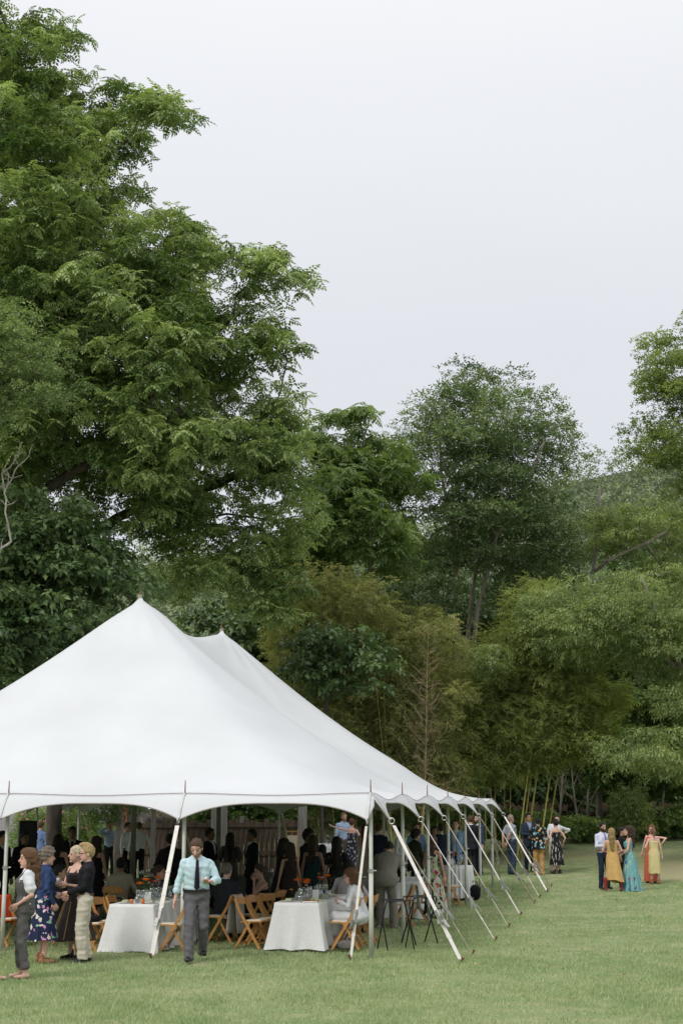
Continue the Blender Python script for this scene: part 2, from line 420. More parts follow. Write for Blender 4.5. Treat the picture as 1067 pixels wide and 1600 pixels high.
# ------------------------------------------------------------------ the tent
YAW = 0.20244
TC = np.array([0.4598, 23.3624])
FD = np.array([-math.cos(YAW), math.sin(YAW)]); SDV = np.array([math.sin(YAW), math.cos(YAW)])
TW, TL, EH, PH = 12.2, 18.535, 2.489, 6.712
BW, BL = TW / 4, TL / 6
def tp(u, v, z=0.0):
    p = TC + FD * u + SDV * v
    return np.array([p[0], p[1], z])
def canopy_height():
    nu, nv = 161, 241
    U = np.linspace(0, TW, nu); Vv = np.linspace(0, TL, nv)
    uu, vv = np.meshgrid(U, Vv, indexing='ij')
    e = np.minimum(np.minimum(uu, TW - uu) / 6.1, np.minimum(vv, TL - vv) / (2 * BL))
    s = np.clip(e, 0, 1)
    mid = np.clip((vv - 2 * BL) / (2 * BL), 0, 1)
    # hips soften into a cone round the ridge; the fabric sags hollow towards the eaves
    dr = np.hypot(uu - 6.1, np.maximum(0, np.maximum(2 * BL - vv, vv - 4 * BL)))
    cone = np.clip(1 - dr / 7.0, 0, 1)
    s = 0.45 * s + 0.55 * cone * np.clip(e * 4, 0, 1)
    s = s ** 1.43; s = s * (1 - (0.07 + 0.34 * np.clip(1 - s, 0, 1)) * np.sin(np.pi * mid) ** 1.3)
    endv = np.clip(np.minimum(vv, TL - vv) / (2 * BL), 0, 1)
    Z = EH + (PH - EH) * s
    fix = np.zeros_like(Z, bool); fix[0] = fix[-1] = True; fix[:, 0] = fix[:, -1] = True
    i = nu // 2
    for jv in (2 * BL, 4 * BL):
        j = int(round(jv / TL * (nv - 1))); fix[i, j] = True; Z[i, j] = PH
    for _ in range(22):
        Zn = Z.copy()
        Zn[1:-1, 1:-1] = 0.25 * (Z[2:, 1:-1] + Z[:-2, 1:-1] + Z[1:-1, 2:] + Z[1:-1, :-2])
        Z = np.where(fix, Z, Zn)
    # slack between the side poles, ridges running up from each pole
    sagu = np.sin(np.pi * uu / BW) ** 2; sagv = np.sin(np.pi * vv / BL) ** 2
    du = np.minimum(uu, TW - uu); dv = np.minimum(vv, TL - vv)
    Z -= 0.035 * sagu * np.exp(-dv / 0.9) + 0.10 * sagv * np.exp(-du / 1.0)
    for jv in (2 * BL, 4 * BL):                         # pull lines fanning out of the peaks
        r_p = np.hypot(uu - 6.1, vv - jv); th = np.arctan2(vv - jv, uu - 6.1)
        Z += 0.022 * np.sin(14 * th + 1.5 * np.sin(3 * th)) * np.clip(r_p / .6, 0, 1) * np.exp(-r_p / 1.6)
    for a_ in range(5):                                 # and of every side pole
        for b_ in (0, TL):
            r_p = np.hypot(uu - a_ * BW, vv - b_); th = np.arctan2(vv - b_, uu - a_ * BW); Z += 0.02 * np.sin(13 * th) * np.clip(r_p / .4, 0, 1) * np.exp(-r_p / .7) * np.clip(np.minimum(du, dv) / .3, 0, 1)
    for b_ in range(1, 6):
        for a_ in (0, TW):
            r_p = np.hypot(uu - a_, vv - b_ * BL); th = np.arctan2(vv - b_ * BL, uu - a_); Z += 0.02 * np.sin(13 * th) * np.clip(r_p / .4, 0, 1) * np.exp(-r_p / .7) * np.clip(np.minimum(du, dv) / .3, 0, 1)
    return U, Vv, Z
def make_tent():
    root = thing('frame_tent', 'large white peaked event tent with two pointed peaks and scalloped edge', 'tent', tp(6.1, 9.2))
    inv = -np.array([*tp(6.1, 9.2)[:2], 0])
    U, Vv, Z = canopy_height()
    nu, nv = Z.shape
    P = (TC[None, None] + FD * U[:, None, None] + SDV * Vv[None, :, None])
    V = list(np.concatenate([P, Z[..., None]], -1).reshape(-1, 3))
    I = np.arange(nu * nv).reshape(nu, nv)
    F = [tuple(q) for q in np.stack([I[:-1, :-1], I[:-1, 1:], I[1:, 1:], I[1:, :-1]], -1).reshape(-1, 4)]
    # the scalloped flap that hangs outside the pole line, all the way round
    per = [(I[k, 0], U[k] / BW, (0, -1)) for k in range(nu)]
    per += [(I[-1, k], Vv[k] / BL, (1, 0)) for k in range(nv)]
    per += [(I[k, -1], U[k] / BW, (0, 1)) for k in range(nu - 1, -1, -1)]
    per += [(I[0, k], Vv[k] / BL, (-1, 0)) for k in range(nv - 1, -1, -1)]
    path = []
    for i, (vi, t, nrm) in enumerate(per):
        path.append((vi, abs(2 * (t - math.floor(t + 1e-6)) - 1) if abs(t - round(t)) > 1e-6 else 1.0, nrm))
        nx_ = per[(i + 1) % len(per)]
        if nx_[2] != nrm:                                   # round a corner
            for q in (0.2, 0.35, 0.5, 0.65, 0.8):
                n2 = (nrm[0] * (1 - q) + nx_[2][0] * q, nrm[1] * (1 - q) + nx_[2][1] * q)
                L = math.hypot(*n2); n2 = (n2[0] / L, n2[1] / L)
                path.append((vi, 0.45 + 0.55 * abs(2 * q - 1), n2))
    ROWS = 5
    flap = []; ed = []
    for (vi, k, nrm) in path:
        kk = k ** 2.6
        fr = abs(nrm[1]) > abs(nrm[0])
        eo = (0.10 if fr else 0.06) + (0.20 if fr else 0.24) * kk; dz = (0.12 if fr else 0.05) + (0.29 if fr else 0.36) * kk
        base = np.array(V[vi]); o2 = FD * nrm[0] + SDV * nrm[1]
        ids = [vi]
        for r in range(1, ROWS + 1):
            f = r / ROWS
            q = base + np.array([*(o2 * eo * f), -dz * (0.55 * f + 0.45 * f * f)])
            V.append(q); ids.append(len(V) - 1)
        flap.append(ids); ed.append(V[-1])
    for i in range(len(flap)):
        a, b = flap[i], flap[(i + 1) % len(flap)]
        for r in range(ROWS):
            f = (a[r], b[r], b[r + 1], a[r + 1])
            f = tuple(dict.fromkeys(f))
            if len(f) > 2: F.append(f[::-1] if False else f)
    can = mesh('canopy', np.array(V) + inv, F, CANVAS, root, True)
    # hem cord, eave rope
    ed = np.array(ed); ed = np.concatenate([ed, ed[:1]])
    hem = MB(); hem.tube(ed + inv, 0.011, 5, False); hem.build('hem_cord', mat('hem', (0.40, 0.36, 0.36), 0.8), can)
    er = []
    for (vi, k, nrm) in path: er.append(np.array(V[vi]) + [*((FD * nrm[0] + SDV * nrm[1]) * 0.02), 0.006])
    er = np.array(er + er[:1]); rp = MB(); rp.tube(er + inv, 0.006, 5, False); rp.build('eave_rope', mat('rope', (0.30, 0.24, 0.23), 0.9), can)
    # poles
    spots = []
    for i in range(5): spots += [(i * BW, 0, (0, -1)), (i * BW, TL, (0, 1))]
    for j in range(1, 6): spots += [(0, j * BL, (-1, 0)), (TW, j * BL, (1, 0))]
    first = {}
    def shared(key, fn, name, m, parent, loc, rz=0, smooth=False):
        if key not in first:
            b = MB(); fn(b); o = b.build(name, m, parent, smooth); first[key] = o.data
        else: o = link(name, first[key], parent)
        o.location = loc; o.rotation_euler = (0, 0, rz); return o
    for (u, v, nrm) in spots:
        b = tp(u, v) + inv
        po = shared('pole', lambda m: m.lathe([(0.036, -0.02), (0.036, 1.3), (0.036, 1.3), (0.031, 1.31), (0.031, EH - 0.04), (0.01, EH - 0.02)], 12), 'side_pole', POLE, root, b, 0, True)
        shared('clamp', lambda m: (m.lathe([(0.037, 1.27), (0.048, 1.275), (0.048, 1.325), (0.037, 1.33)], 12), m.tube([(0.04, 0, 1.3), (0.085, 0, 1.3)], 0.011, 6)), 'height_clamp', STEEL, po, (0, 0, 0))
        shared('pin', lambda m: m.tube([(0, 0, EH - 0.05), (0, 0, EH + 0.02), (0, 0, EH + 0.21)], [0.012, 0.012, 0.007], 6), 'pin', RUST, po, (0, 0, 0))
        ns = [nrm]
        if u in (0, TW) and v in (0, TL): ns = [(0, -1 if v == 0 else 1), (-1 if u == 0 else 1, 0)]
        elif abs(u - TW) < 1e-6 and v in (0, TL): ns = [(0, -1 if v == 0 else 1), (1, 0)]
        for n_ in ns:
            o2 = FD * n_[0] + SDV * n_[1]
            q = b + np.array([*(o2 * 0.30), EH - 0.40])
            def ring(m):
                a = np.linspace(0, 2 * np.pi, 17)
                m.tube(np.stack([0.045 * np.cos(a) + 0.03, 0 * a, 0.045 * np.sin(a) - 0.03], 1), 0.011, 6, False)
            shared('ring', ring, 'ring', STEEL, root, q, math.atan2(o2[1], o2[0]))
            # webbing seam from the pin to the ring
            w = MB(); s0 = b + np.array([*(o2 * 0.03), EH + 0.008]); s1 = b + np.array([*(o2 * 0.20), EH - 0.205]); s2 = b + np.array([*(o2 * 0.325), EH - 0.41])
            w.bar(s0, s1, 0.028, 0.006, up=(o2[0], o2[1], 0.6)); w.bar(s1, s2, 0.028, 0.006, up=(o2[0], o2[1], 0.6)); w.build('corner_webbing', mat_web, root)
    for v in (2 * BL, 4 * BL):
        b = tp(6.1, v) + inv
        m = MB(); m.lathe([(0.055, -0.02), (0.055, 3.2), (0.05, 3.22), (0.05, PH - 0.02)], 14)
        po = m.build('center_pole', mat_cpole, root, True); po.location = b
        m = MB(); m.lathe([(0.045, PH - 0.02), (0.03, PH + 0.02), (0.012, PH + 0.03)], 10); m.build('peak_collar', RUST, po, True)
        m = MB(); m.tube([(0, 0, PH), (0, 0, PH + 0.17)], [0.014, 0.009], 6); m.build('pin', RUST, po)
    return root
mat_web = mat('seam_webbing', (0.56, 0.55, 0.55), 0.7)
mat_cpole = mat('green_grey_pole', (0.20, 0.21, 0.155), 0.5, 0.15, 4)
make_tent()

def guy(ring, stake, wide, m, label):
    """ratchet strap from a ring of the tent down to an iron stake"""
    ring = np.asarray(ring, float); stake = np.asarray(stake, float)
    root = thing('guy_strap', label, 'strap', stake, 0, 'straps holding the tent down')
    A = ring - stake; Bt = np.array([0, 0, 0.03])
    d = (A - Bt); L = np.linalg.norm(d); d /= L
    side = np.cross(d, (0, 0, 1)); side /= np.linalg.norm(side); nrm = np.cross(side, d)
    q1 = A - d * 0.05; r0 = Bt + d * L * 0.27; r1 = Bt + d * L * 0.33
    b = MB(); b.bar(q1, r1, wide, 0.007, up=nrm)
    for f in (0.45, 0.62): b.bar(Bt + d * L * f, Bt + d * (L * f + 0.03), wide + 0.008, 0.013, up=nrm)
    b.build('upper_strap', m, root)
    b = MB(); b.bar(r0, Bt + d * 0.03, wide * 1.05, 0.008, up=nrm); b.bar(r0 * 0.6 + Bt * 0.4, (r0 * 0.6 + Bt * 0.4) + d * 0.05, wide * 1.2, 0.016, up=nrm); b.build('lower_strap', m, root)
    b = MB()
    for s in (-1, 1): b.bar(r0 - d * 0.03 + side * s * (wide / 2 + 0.006) + nrm * 0.02, r1 + d * 0.05 + side * s * (wide / 2 + 0.006) + nrm * 0.015, 0.006, 0.05, up=nrm)
    b.tube([r0 - side * (wide / 2 + 0.02) + nrm * 0.03, r0 + side * (wide / 2 + 0.02) + nrm * 0.03], 0.02, 8)
    b.tube([r1 - side * (wide / 2 + 0.02), r1 + side * (wide / 2 + 0.02)], 0.014, 8)
    rt = b.build('ratchet', STEEL, root)
    b = MB(); b.bar(r0 + nrm * 0.045 + d * 0.02, r0 + nrm * 0.075 - d * 0.12, wide * 0.9, 0.008, up=nrm); b.build('ratchet_handle', STEEL, rt)
    b = MB(); b.bar(r1 + nrm * 0.02, r1 + nrm * 0.03 - np.array([0, 0, 0.16]), wide * 0.8, 0.005, up=nrm); b.build('strap_tail', m, root)
    b = MB(); h = np.array([d[0], d[1], 0]); h /= np.linalg.norm(h)
    b.tube([np.array([0, 0, -0.25]) + h * 0.1, np.array([0, 0, 0.07]) - h * 0.03], 0.014, 8); b.tube([np.array([0, 0, 0.065]) - h * 0.028, np.array([0, 0, 0.085]) - h * 0.036], 0.024, 8); b.build('stake', RUST, root)
def ringpos(u, v, n_):
    o2 = FD * n_[0] + SDV * n_[1]
    return tp(u, v) + np.array([*(o2 * 0.345), EH - 0.455])
guy(ringpos(BW, 0, (0, -1)), ground(237, 1499), 0.075, WEB_WHITE, 'wide white ratchet strap beside the walking man in the mint shirt')
guy(ringpos(0, 0, (0, -1)), ground(548, 1501), 0.07, WEB_WHITE, 'wide white ratchet strap crossing the seated woman in the white blouse')
guy(ringpos(2 * BW, 0, (0, -1)), ground(-48, 1496), 0.07, WEB_WHITE, 'white ratchet strap by the woman in the grey jumpsuit')
side_guys = [(0, (720, 1505), 0.065, WEB_WHITE, 'wide white ratchet strap from the tent corner passing the black tray stands'),
             (0, (737, 1493), 0.032, WEB_TAN, 'narrow tan ratchet strap from the tent corner next to the wide white one'),
             (1, (772.5, 1471), 0.042, WEB_WHITE, 'white ratchet strap at the first side pole behind the tent corner'),
             (2, (793.5, 1449.5), 0.026, WEB_TAN, 'thin tan ratchet strap at the second side pole behind the tent corner'),
             (3, (812, 1431), 0.07, WEB_WHITE, 'wide white ratchet strap in front of the two men in dark suits'),
             (4, (834, 1412), 0.06, WEB_TAN, 'wide tan ratchet strap at the side pole before the last two'),
             (5, (842, 1403), 0.03, WEB_WHITE, 'thin pale ratchet strap crossing the bald man in grey shirt'),
             (6, (854, 1394), 0.045, WEB_WHITE, 'white ratchet strap from the rear tent corner'),
             (6, (860, 1386), 0.03, WEB_TAN, 'thin tan ratchet strap from the rear tent corner crossing the khaki trousers')]
for i, st, w, m, lb in side_guys:
    w *= 1.25
    rp_ = ringpos(0, i * BL, (-1, 0))
    guy(rp_, ground(*st), w, m, lb)
# ------------------------------------------------------------------ trees and bamboo
def leaf_template(leaves):
    """leaves: (base, direction, up normal, length, width, droop) -> verts, tris"""
    V = []; F = []; T = []
    for k, (b, d, n_, L, w, dr) in enumerate(leaves):
        b = np.asarray(b, float); d = np.asarray(d, float); d /= np.linalg.norm(d); n_ = np.asarray(n_, float)
        s = np.cross(d, n_); s /= np.linalg.norm(s) + 1e-9; n2 = np.cross(s, d)
        i = len(V)
        V += [b, b + d * L * 0.45 + s * w / 2 + n2 * w * 0.12, b + d * L - n2 * L * dr, b + d * L * 0.45 - s * w / 2 + n2 * w * 0.12]
        F += [(i, i + 1, i + 2), (i, i + 2, i + 3)]
        T += [k] * 4
    return np.array(V), np.array(F), np.array(T)
def tpl_compound(r, L=0.36, pairs=4, ll=0.14, lw=0.066):
    lv = []
    for i in range(pairs):
        f = 0.22 + 0.78 * i / (pairs - 0.5); x = f * L; z = -0.32 * L * f * f
        sz = (0.75 + 0.5 * math.sin(math.pi * (0.15 + 0.75 * f)))
        for s in (-1, 1):
            lv.append(((x, 0, z), (0.45 + 0.4 * f, s * 0.9, -0.25 - 0.3 * f + r.normal(0, .12)), (0.1, 0, 1), ll * sz * 0.9, lw * sz, 0.15))
    lv.append(((L, 0, -0.32 * L), (1, 0, -0.6), (0.5, 0, 1), ll, lw, 0.15))
    return leaf_template(lv)
def tpl_rosette(r, n=5, L=0.36, pairs=4, ll=0.13, lw=0.062):
    VV = []; FF = []; TT = []; off = 0; to = 0
    for k in range(n):
        V, F, T = tpl_compound(r, L * r.uniform(.8, 1.15), pairs, ll, lw)
        a = k * 2 * math.pi / n + r.uniform(-.35, .35); t = r.uniform(-.55, .35)
        V = V @ roty(-t).T @ rotz(a).T
        VV.append(V); FF.append(F + off); TT.append(T + to); off += len(V); to += T.max() + 1
    return np.concatenate(VV), np.concatenate(FF), np.concatenate(TT)
def tpl_twig(r, n=7, L=0.35, ll=0.13, lw=0.06, droop=0.2, spread=0.9):
    lv = []
    for i in range(n):
        f = (i + 0.4) / n; a = i * 2.4 + r.uniform(-.4, .4)
        lv.append(((f * L, 0, -0.25 * L * f * f), (0.55, math.cos(a) * spread, math.sin(a) * 0.5 - droop), (r.normal(0, .3), r.normal(0, .3), 1), ll * r.uniform(.75, 1.2), lw * r.uniform(.8, 1.2), 0.12))
    return leaf_template(lv)
def tpl_bamboo(r, n=12, L=0.55):
    lv = []
    for i in range(n):
        f = (i + 0.3) / n; s = 1 if i % 2 else -1
        lv.append(((f * L, 0, -0.3 * L * f * f), (0.6, s * r.uniform(.3, 1.1), -0.45 + r.normal(0, .35)), (r.normal(0, .5), 0, 1), r.uniform(.13, .20), r.uniform(.026, .038), 0.25))
    return leaf_template(lv)
def instance(tpls, pos, az, tilt, roll, scale, tint, jit=0.18):
    """lay leaf templates at many places; returns one vertex/face/tint set"""
    n = len(pos); which = rng.integers(0, len(tpls), n)
    VV = []; FF = []; TT = []; off = 0
    for w, (V, F, T) in enumerate(tpls):
        idx = np.nonzero(which == w)[0]
        if not len(idx): continue
        a, t, r_, s = az[idx], tilt[idx], roll[idx], scale[idx]
        ca, sa, ct, st, cr, sr = np.cos(a), np.sin(a), np.cos(t), np.sin(t), np.cos(r_), np.sin(r_)
        m = len(idx)
        X = V[None, :, 0] * np.ones((m, 1)); Y = V[None, :, 1] * np.ones((m, 1)); Zz = V[None, :, 2] * np.ones((m, 1))
        Y, Zz = Y * cr[:, None] - Zz * sr[:, None], Y * sr[:, None] + Zz * cr[:, None]
        X, Zz = X * ct[:, None] - Zz * st[:, None], X * st[:, None] + Zz * ct[:, None]
        X, Y = X * ca[:, None] - Y * sa[:, None], X * sa[:, None] + Y * ca[:, None]
        P = np.stack([X, Y, Zz], -1) * s[:, None, None] + pos[idx][:, None, :]
        nv = len(V)
        VV.append(P.reshape(-1, 3)); FF.append((F[None] + (np.arange(m) * nv)[:, None, None]).reshape(-1, 3) + off)
        per = rng.normal(0, jit, (m, T.max() + 1))[:, T] + tint[idx][:, None]
        TT.append(per.reshape(-1)); off += m * nv
    return np.concatenate(VV), np.concatenate(FF), np.clip(np.concatenate(TT), 0, 1)
def inpoly(P, poly):
    x, y = P[:, 0], P[:, 1]; c = np.zeros(len(P), bool); n = len(poly)
    for i in range(n):
        x1, y1 = poly[i]; x2, y2 = poly[(i + 1) % n]
        if y1 == y2: continue
        t = ((y1 > y) != (y2 > y)) & (x < (x2 - x1) * (y - y1) / (y2 - y1) + x1); c ^= t
    return c
def polydist(P, poly):
    d = np.full(len(P), 1e9); n = len(poly)
    for i in range(n):
        a = np.array(poly[i], float); b = np.array(poly[(i + 1) % n], float); ab = b - a
        t = np.clip(((P - a) @ ab) / (ab @ ab + 1e-9), 0, 1); d = np.minimum(d, np.linalg.norm(P - a - t[:, None] * ab, axis=1))
    return d
def clumps_in(poly, d, tmax, cr, density=1.0, drop=0.0, gap=0.0, inset=0.12):
    """clump centres filling a crown whose outline at distance d is the polygon"""
    pxm = FPX / d; sp = cr * 1.12 * pxm / density
    P = np.array(poly, float); x0, y0 = P.min(0); x1, y1 = P.max(0)
    gx, gy = np.meshgrid(np.arange(x0, x1, sp), np.arange(y0, y1, sp)); G = np.stack([gx.ravel(), gy.ravel()], 1)
    C = []
    layers = max(1, int(round(2 * tmax / (cr * 1.5))))
    for k in range(layers):
        Q = G + rng.uniform(-.5, .5, G.shape) * sp + rng.uniform(-.5, .5, 2) * sp
        Q = Q[inpoly(Q, poly)]
        dist = polydist(Q, poly) / pxm
        Q = Q[dist > cr * inset]; dist = dist[dist > cr * inset]
        T = np.minimum(0.7 + 1.2 * dist, tmax)
        yc = -tmax + (k + 0.5) * 2 * tmax / layers + rng.uniform(-.5, .5, len(Q)) * cr
        ok = (np.abs(yc) < T) & (rng.random(len(Q)) > drop)
        for q, y in zip(Q[ok], yc[ok]):
            c = at(q[0], q[1], d + y); C.append(c)
    C = np.array(C)
    if gap > 0 and len(C) > 30:                     # boughs with hollows between them
        w = 1.15 / cr; ph_ = rng.uniform(0, 6, 6)
        nn = np.sin(C[:, 0] * w + ph_[0] + np.sin(C[:, 2] * w * .7)) + np.sin(C[:, 1] * w * .9 + ph_[1] + np.sin(C[:, 0] * w * .6)) + np.sin(C[:, 2] * w * 1.25 + ph_[2] + np.sin(C[:, 1] * w * .8))
        C = C[nn > np.quantile(nn, gap)]
        D_ = np.linalg.norm(C[:, None] - C[None], axis=2); C = C[(D_ < 2.1 * cr).sum(1) > 4]      # no tuft hangs alone
    return C
def limbs(mains, C, rtip=0.011, rmin=None, exp=2.15, seg=0.7, wob=0.10):
    """grow branches from the main stems (world polylines) to every clump; returns verts, faces"""
    N = []; par = []; ismain = []
    for ml in mains:
        prev = -1
        ml = np.asarray(ml, float)
        if N:
            D = np.linalg.norm(np.array(N) - ml[0], axis=1); j = int(D.argmin()); prev = j if D[j] < 1.5 else -1
        for i in range(len(ml)):
            if i:
                k = max(1, int(np.linalg.norm(ml[i] - ml[i - 1]) / seg))
                for q in range(1, k + 1): N.append(ml[i - 1] + (ml[i] - ml[i - 1]) * q / k + rng.normal(0, 0.03, 3)); par.append(prev); prev = len(N) - 1
            else: N.append(ml[0]); par.append(prev); prev = len(N) - 1
    base = N[0]; nmain = len(N)
    order = np.argsort(np.min(np.linalg.norm(C[:, None] - np.array(N)[None], axis=2), axis=1))
    NA = np.zeros((nmain + len(C) * 14 + 10, 3)); NA[:nmain] = N; cnt = nmain
    zmin = min(base[2] + 2.0, np.min(C[:, 2]))
    for ci in order:
        c = C[ci]; A = NA[:cnt]
        dv = c - A; D = np.linalg.norm(dv, axis=1)
        cost = D + 0.6 * np.clip(-dv[:, 2], 0, None) + np.where(A[:, 2] < zmin, 50, 0) * (A[:, 2] < c[2] - 3)
        j = int(cost.argmin()); a = A[j].copy(); L = np.linalg.norm(c - a)
        if L < 0.15: continue
        k = max(1, min(13, int(L / seg))); prev = j
        up = np.array([0, 0, 0.16 * L])
        for q in range(1, k + 1):
            f = q / k; p = a + (c - a) * f + up * math.sin(math.pi * f) * (1 if c[2] > a[2] else 0.5) + (rng.normal(0, wob, 3) if q < k else 0)
            NA[cnt] = p; par.append(prev); prev = cnt; cnt += 1
    n = cnt; par = np.array(par[:n]); A = NA[:n]
    w = np.full(n, 0.0); ch = np.zeros(n, int)
    for i in range(n):
        if par[i] >= 0: ch[par[i]] += 1
    w[ch == 0] = rtip ** exp
    for i in range(n - 1, -1, -1):
        if par[i] >= 0: w[par[i]] += w[i]
    r = w ** (1 / exp)
    if rmin is not None: r[:nmain] = np.maximum(r[:nmain], rmin(A[:nmain]))
    V = []; F = []
    for i in range(n):
        j = par[i]
        if j < 0: continue
        a, b = A[j], A[i]; d = b - a; L = np.linalg.norm(d)
        if L < 1e-4: continue
        d /= L; x = np.cross(d, (0.31, 0.2, 0.93) if abs(d[2]) < .93 else (1, 0, 0)); x /= np.linalg.norm(x); y = np.cross(d, x)
        ra, rb = min(r[j], r[i] * 1.35), r[i]; ns = 8 if rb > 0.08 else 5 if rb > 0.03 else 3
        o = len(V); ang = np.arange(ns) * 2 * np.pi / ns
        ring = np.cos(ang)[:, None] * x + np.sin(ang)[:, None] * y
        V += list(a - d * ra * 0.25 + ring * ra) + list(b + d * rb * 0.25 + ring * rb)
        F += [(o + k, o + (k + 1) % ns, o + ns + (k + 1) % ns, o + ns + k) for k in range(ns)]
    return V, F
def crown_sprays(C, cr, n, flat=0.7, shell=0.5, tilt=(-0.45, 0.3), tint=0.45, tvar=0.2):
    m = len(C); ct = np.repeat(np.clip(rng.normal(tint, tvar, m), 0, 1), n)
    CC = np.repeat(C, n, axis=0); k = len(CC)
    dr = rng.normal(0, 1, (k, 3)); dr /= np.linalg.norm(dr, axis=1)[:, None]; dr[:, 2] = np.where(dr[:, 2] < -0.35, -dr[:, 2], dr[:, 2])
    rad = cr * (shell + (1.08 - shell) * rng.random(k) ** 0.7) * np.repeat(rng.uniform(.75, 1.2, m), n)
    P = CC + dr * rad[:, None] * np.array([1, 1, flat])
    az = np.arctan2(dr[:, 1], dr[:, 0]) + rng.normal(0, 0.7, k)
    tl = rng.uniform(tilt[0], tilt[1], k); ro = rng.normal(0, 0.35, k)
    return P, az, tl, ro, ct + 0.18 * (dr[:, 2] - 0.3)  # upper leaves of each clump tinted lighter: light from above put into colour
def make_tree(name, label, cat, foot, mains, polys, d, tmax, cr, n, tpls, lmat, bark=BARK, density=1.0, drop=0.0, rmin=None, rtip=0.011, scale=(0.8, 1.2), flat=0.7, tilt=(-0.45, 0.3), tint=0.45, tvar=0.2, gap=0.0, inset=0.12, group=None, seg=0.7, wob=0.10):
    foot = np.asarray(foot, float)
    root = thing(name, label, cat, foot, 0, group)
    C = np.concatenate([clumps_in(p, d + (dd if dd else 0), tmax, cr, density, drop, gap, inset) for p, dd in polys])
    mains = [np.array(m_) for m_ in mains]
    V, F = limbs(mains, C, rtip, rmin, seg=seg, wob=wob)
    mesh('trunk', np.array(V) - foot, F, bark, root, True)
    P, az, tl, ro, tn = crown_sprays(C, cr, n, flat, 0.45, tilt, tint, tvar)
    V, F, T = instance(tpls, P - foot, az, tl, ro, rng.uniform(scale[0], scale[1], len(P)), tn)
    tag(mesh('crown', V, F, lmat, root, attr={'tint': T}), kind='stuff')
    return root, C
r_ = np.random.default_rng(3)
COMP = [tpl_compound(r_) for _ in range(4)]
ROS = [tpl_rosette(r_) for _ in range(5)]
ROSB = [tpl_rosette(r_, 5, .40, 4, .15, .07) for _ in range(4)]
COMPS = [tpl_compound(r_, 0.42, 5, 0.15, 0.066) for _ in range(3)]
TWIG = [tpl_twig(r_) for _ in range(4)]
TWIG_BIG = [tpl_twig(r_, 6, 0.38, 0.20, 0.13, 0.35) for _ in range(4)]
TWIG_LONG = [tpl_twig(r_, 8, 0.5, 0.16, 0.05, 0.5) for _ in range(4)]
TWIG_SMALL = [tpl_twig(r_, 9, 0.34, 0.09, 0.055, 0.1) for _ in range(4)]
BAMB = [tpl_bamboo(r_) for _ in range(4)]
def W(pts, d): return [at(px, py, d + dd) for px, py, dd in pts]

L_WALNUT = leaf_mat('walnut_leaf', (0.062, 0.118, 0.03), (0.4, 0.5, 0.2), 0.36)
L_DARK = leaf_mat('dark_broad_leaf', (0.045, 0.088, 0.032), (0.18, 0.262, 0.1), 0.25, 0.42, 0.4)
L_OAK = leaf_mat('oak_leaf', (0.05, 0.095, 0.04), (0.29, 0.375, 0.185), 0.3, 0.45, 0.4)
L_BRIGHT = leaf_mat('bright_compound_leaf', (0.075, 0.14, 0.036), (0.34, 0.45, 0.16), 0.38)
L_CHERRY = leaf_mat('pale_drooping_leaf', (0.1, 0.16, 0.055), (0.38, 0.455, 0.19), 0.38)
L_OLIVE = leaf_mat('olive_leaf', (0.1, 0.16, 0.05), (0.37, 0.44, 0.165), 0.4)
L_GREY = leaf_mat('grey_green_leaf', (0.07, 0.122, 0.045), (0.3, 0.385, 0.165), 0.3)
L_BAMBOO = leaf_mat('bamboo_leaf', (0.14, 0.195, 0.048), (0.49, 0.54, 0.19), 0.42)
L_TAN = leaf_mat('dry_bamboo_leaf', (0.185, 0.21, 0.07), (0.53, 0.52, 0.23), 0.42)
L_UNDER = leaf_mat('undergrowth_leaf', (0.06, 0.11, 0.03), (0.2, 0.29, 0.085), 0.38)

# -- the big walnut behind the tent
fw = gp(88, 44.0)
walnut_poly = [(-170, -140), (60, -90), (48, 10), (90, 40), (125, 62), (128, 100), (175, 78), (185, 112), (210, 125), (268, 150), (312, 190), (280, 240), (238, 262),
               (255, 278), (290, 322), (350, 318), (350, 365), (402, 376), (462, 400), (472, 448), (448, 484), (470, 520), (462, 566), (435, 592), (468, 640), (512, 690), (518, 745),
               (470, 800), (478, 880), (462, 965), (400, 1010), (320, 985), (245, 930), (215, 860), (150, 835), (0, 830), (-170, 850)]
make_tree('walnut_tree', 'huge green walnut tree with feathery leaves towering behind the tent', 'tree', fw,
          [[fw - [0, 0, .3]] + W([(84, 1200, 0), (60, 1050, 0), (25, 900, 0), (5, 800, 0), (-8, 640, .5), (-2, 480, .5), (12, 380, 0), (45, 320, 0), (50, 230, 0), (30, 90, 0), (-20, -40, 0)], 44),
           W([(5, 800, 0), (40, 775, -.8), (80, 760, -1.3), (120, 735, -1.6), (200, 700, -2), (280, 640, -2)], 44),
           W([(-8, 640, .5), (60, 560, 0), (160, 500, -.5), (240, 440, -1)], 44),
           W([(45, 320, 0), (85, 318, -.4), (118, 300, -.6), (150, 250, -1)], 44),
           W([(25, 900, 0), (110, 860, .8), (215, 790, 1.3), (330, 760, 1.5), (420, 720, 1.5)], 44)],
          [(walnut_poly, 0)], 44, 4.4, 0.74, 11, ROS, L_WALNUT, rmin=lambda A: np.clip(0.25 - 0.0085 * A[:, 2], 0.05, 0.34), drop=0.05, gap=.28, inset=.2, rtip=.015, flat=0.80, tilt=(-0.4, 0.5), tvar=0.28, tint=.5, density=1.05)
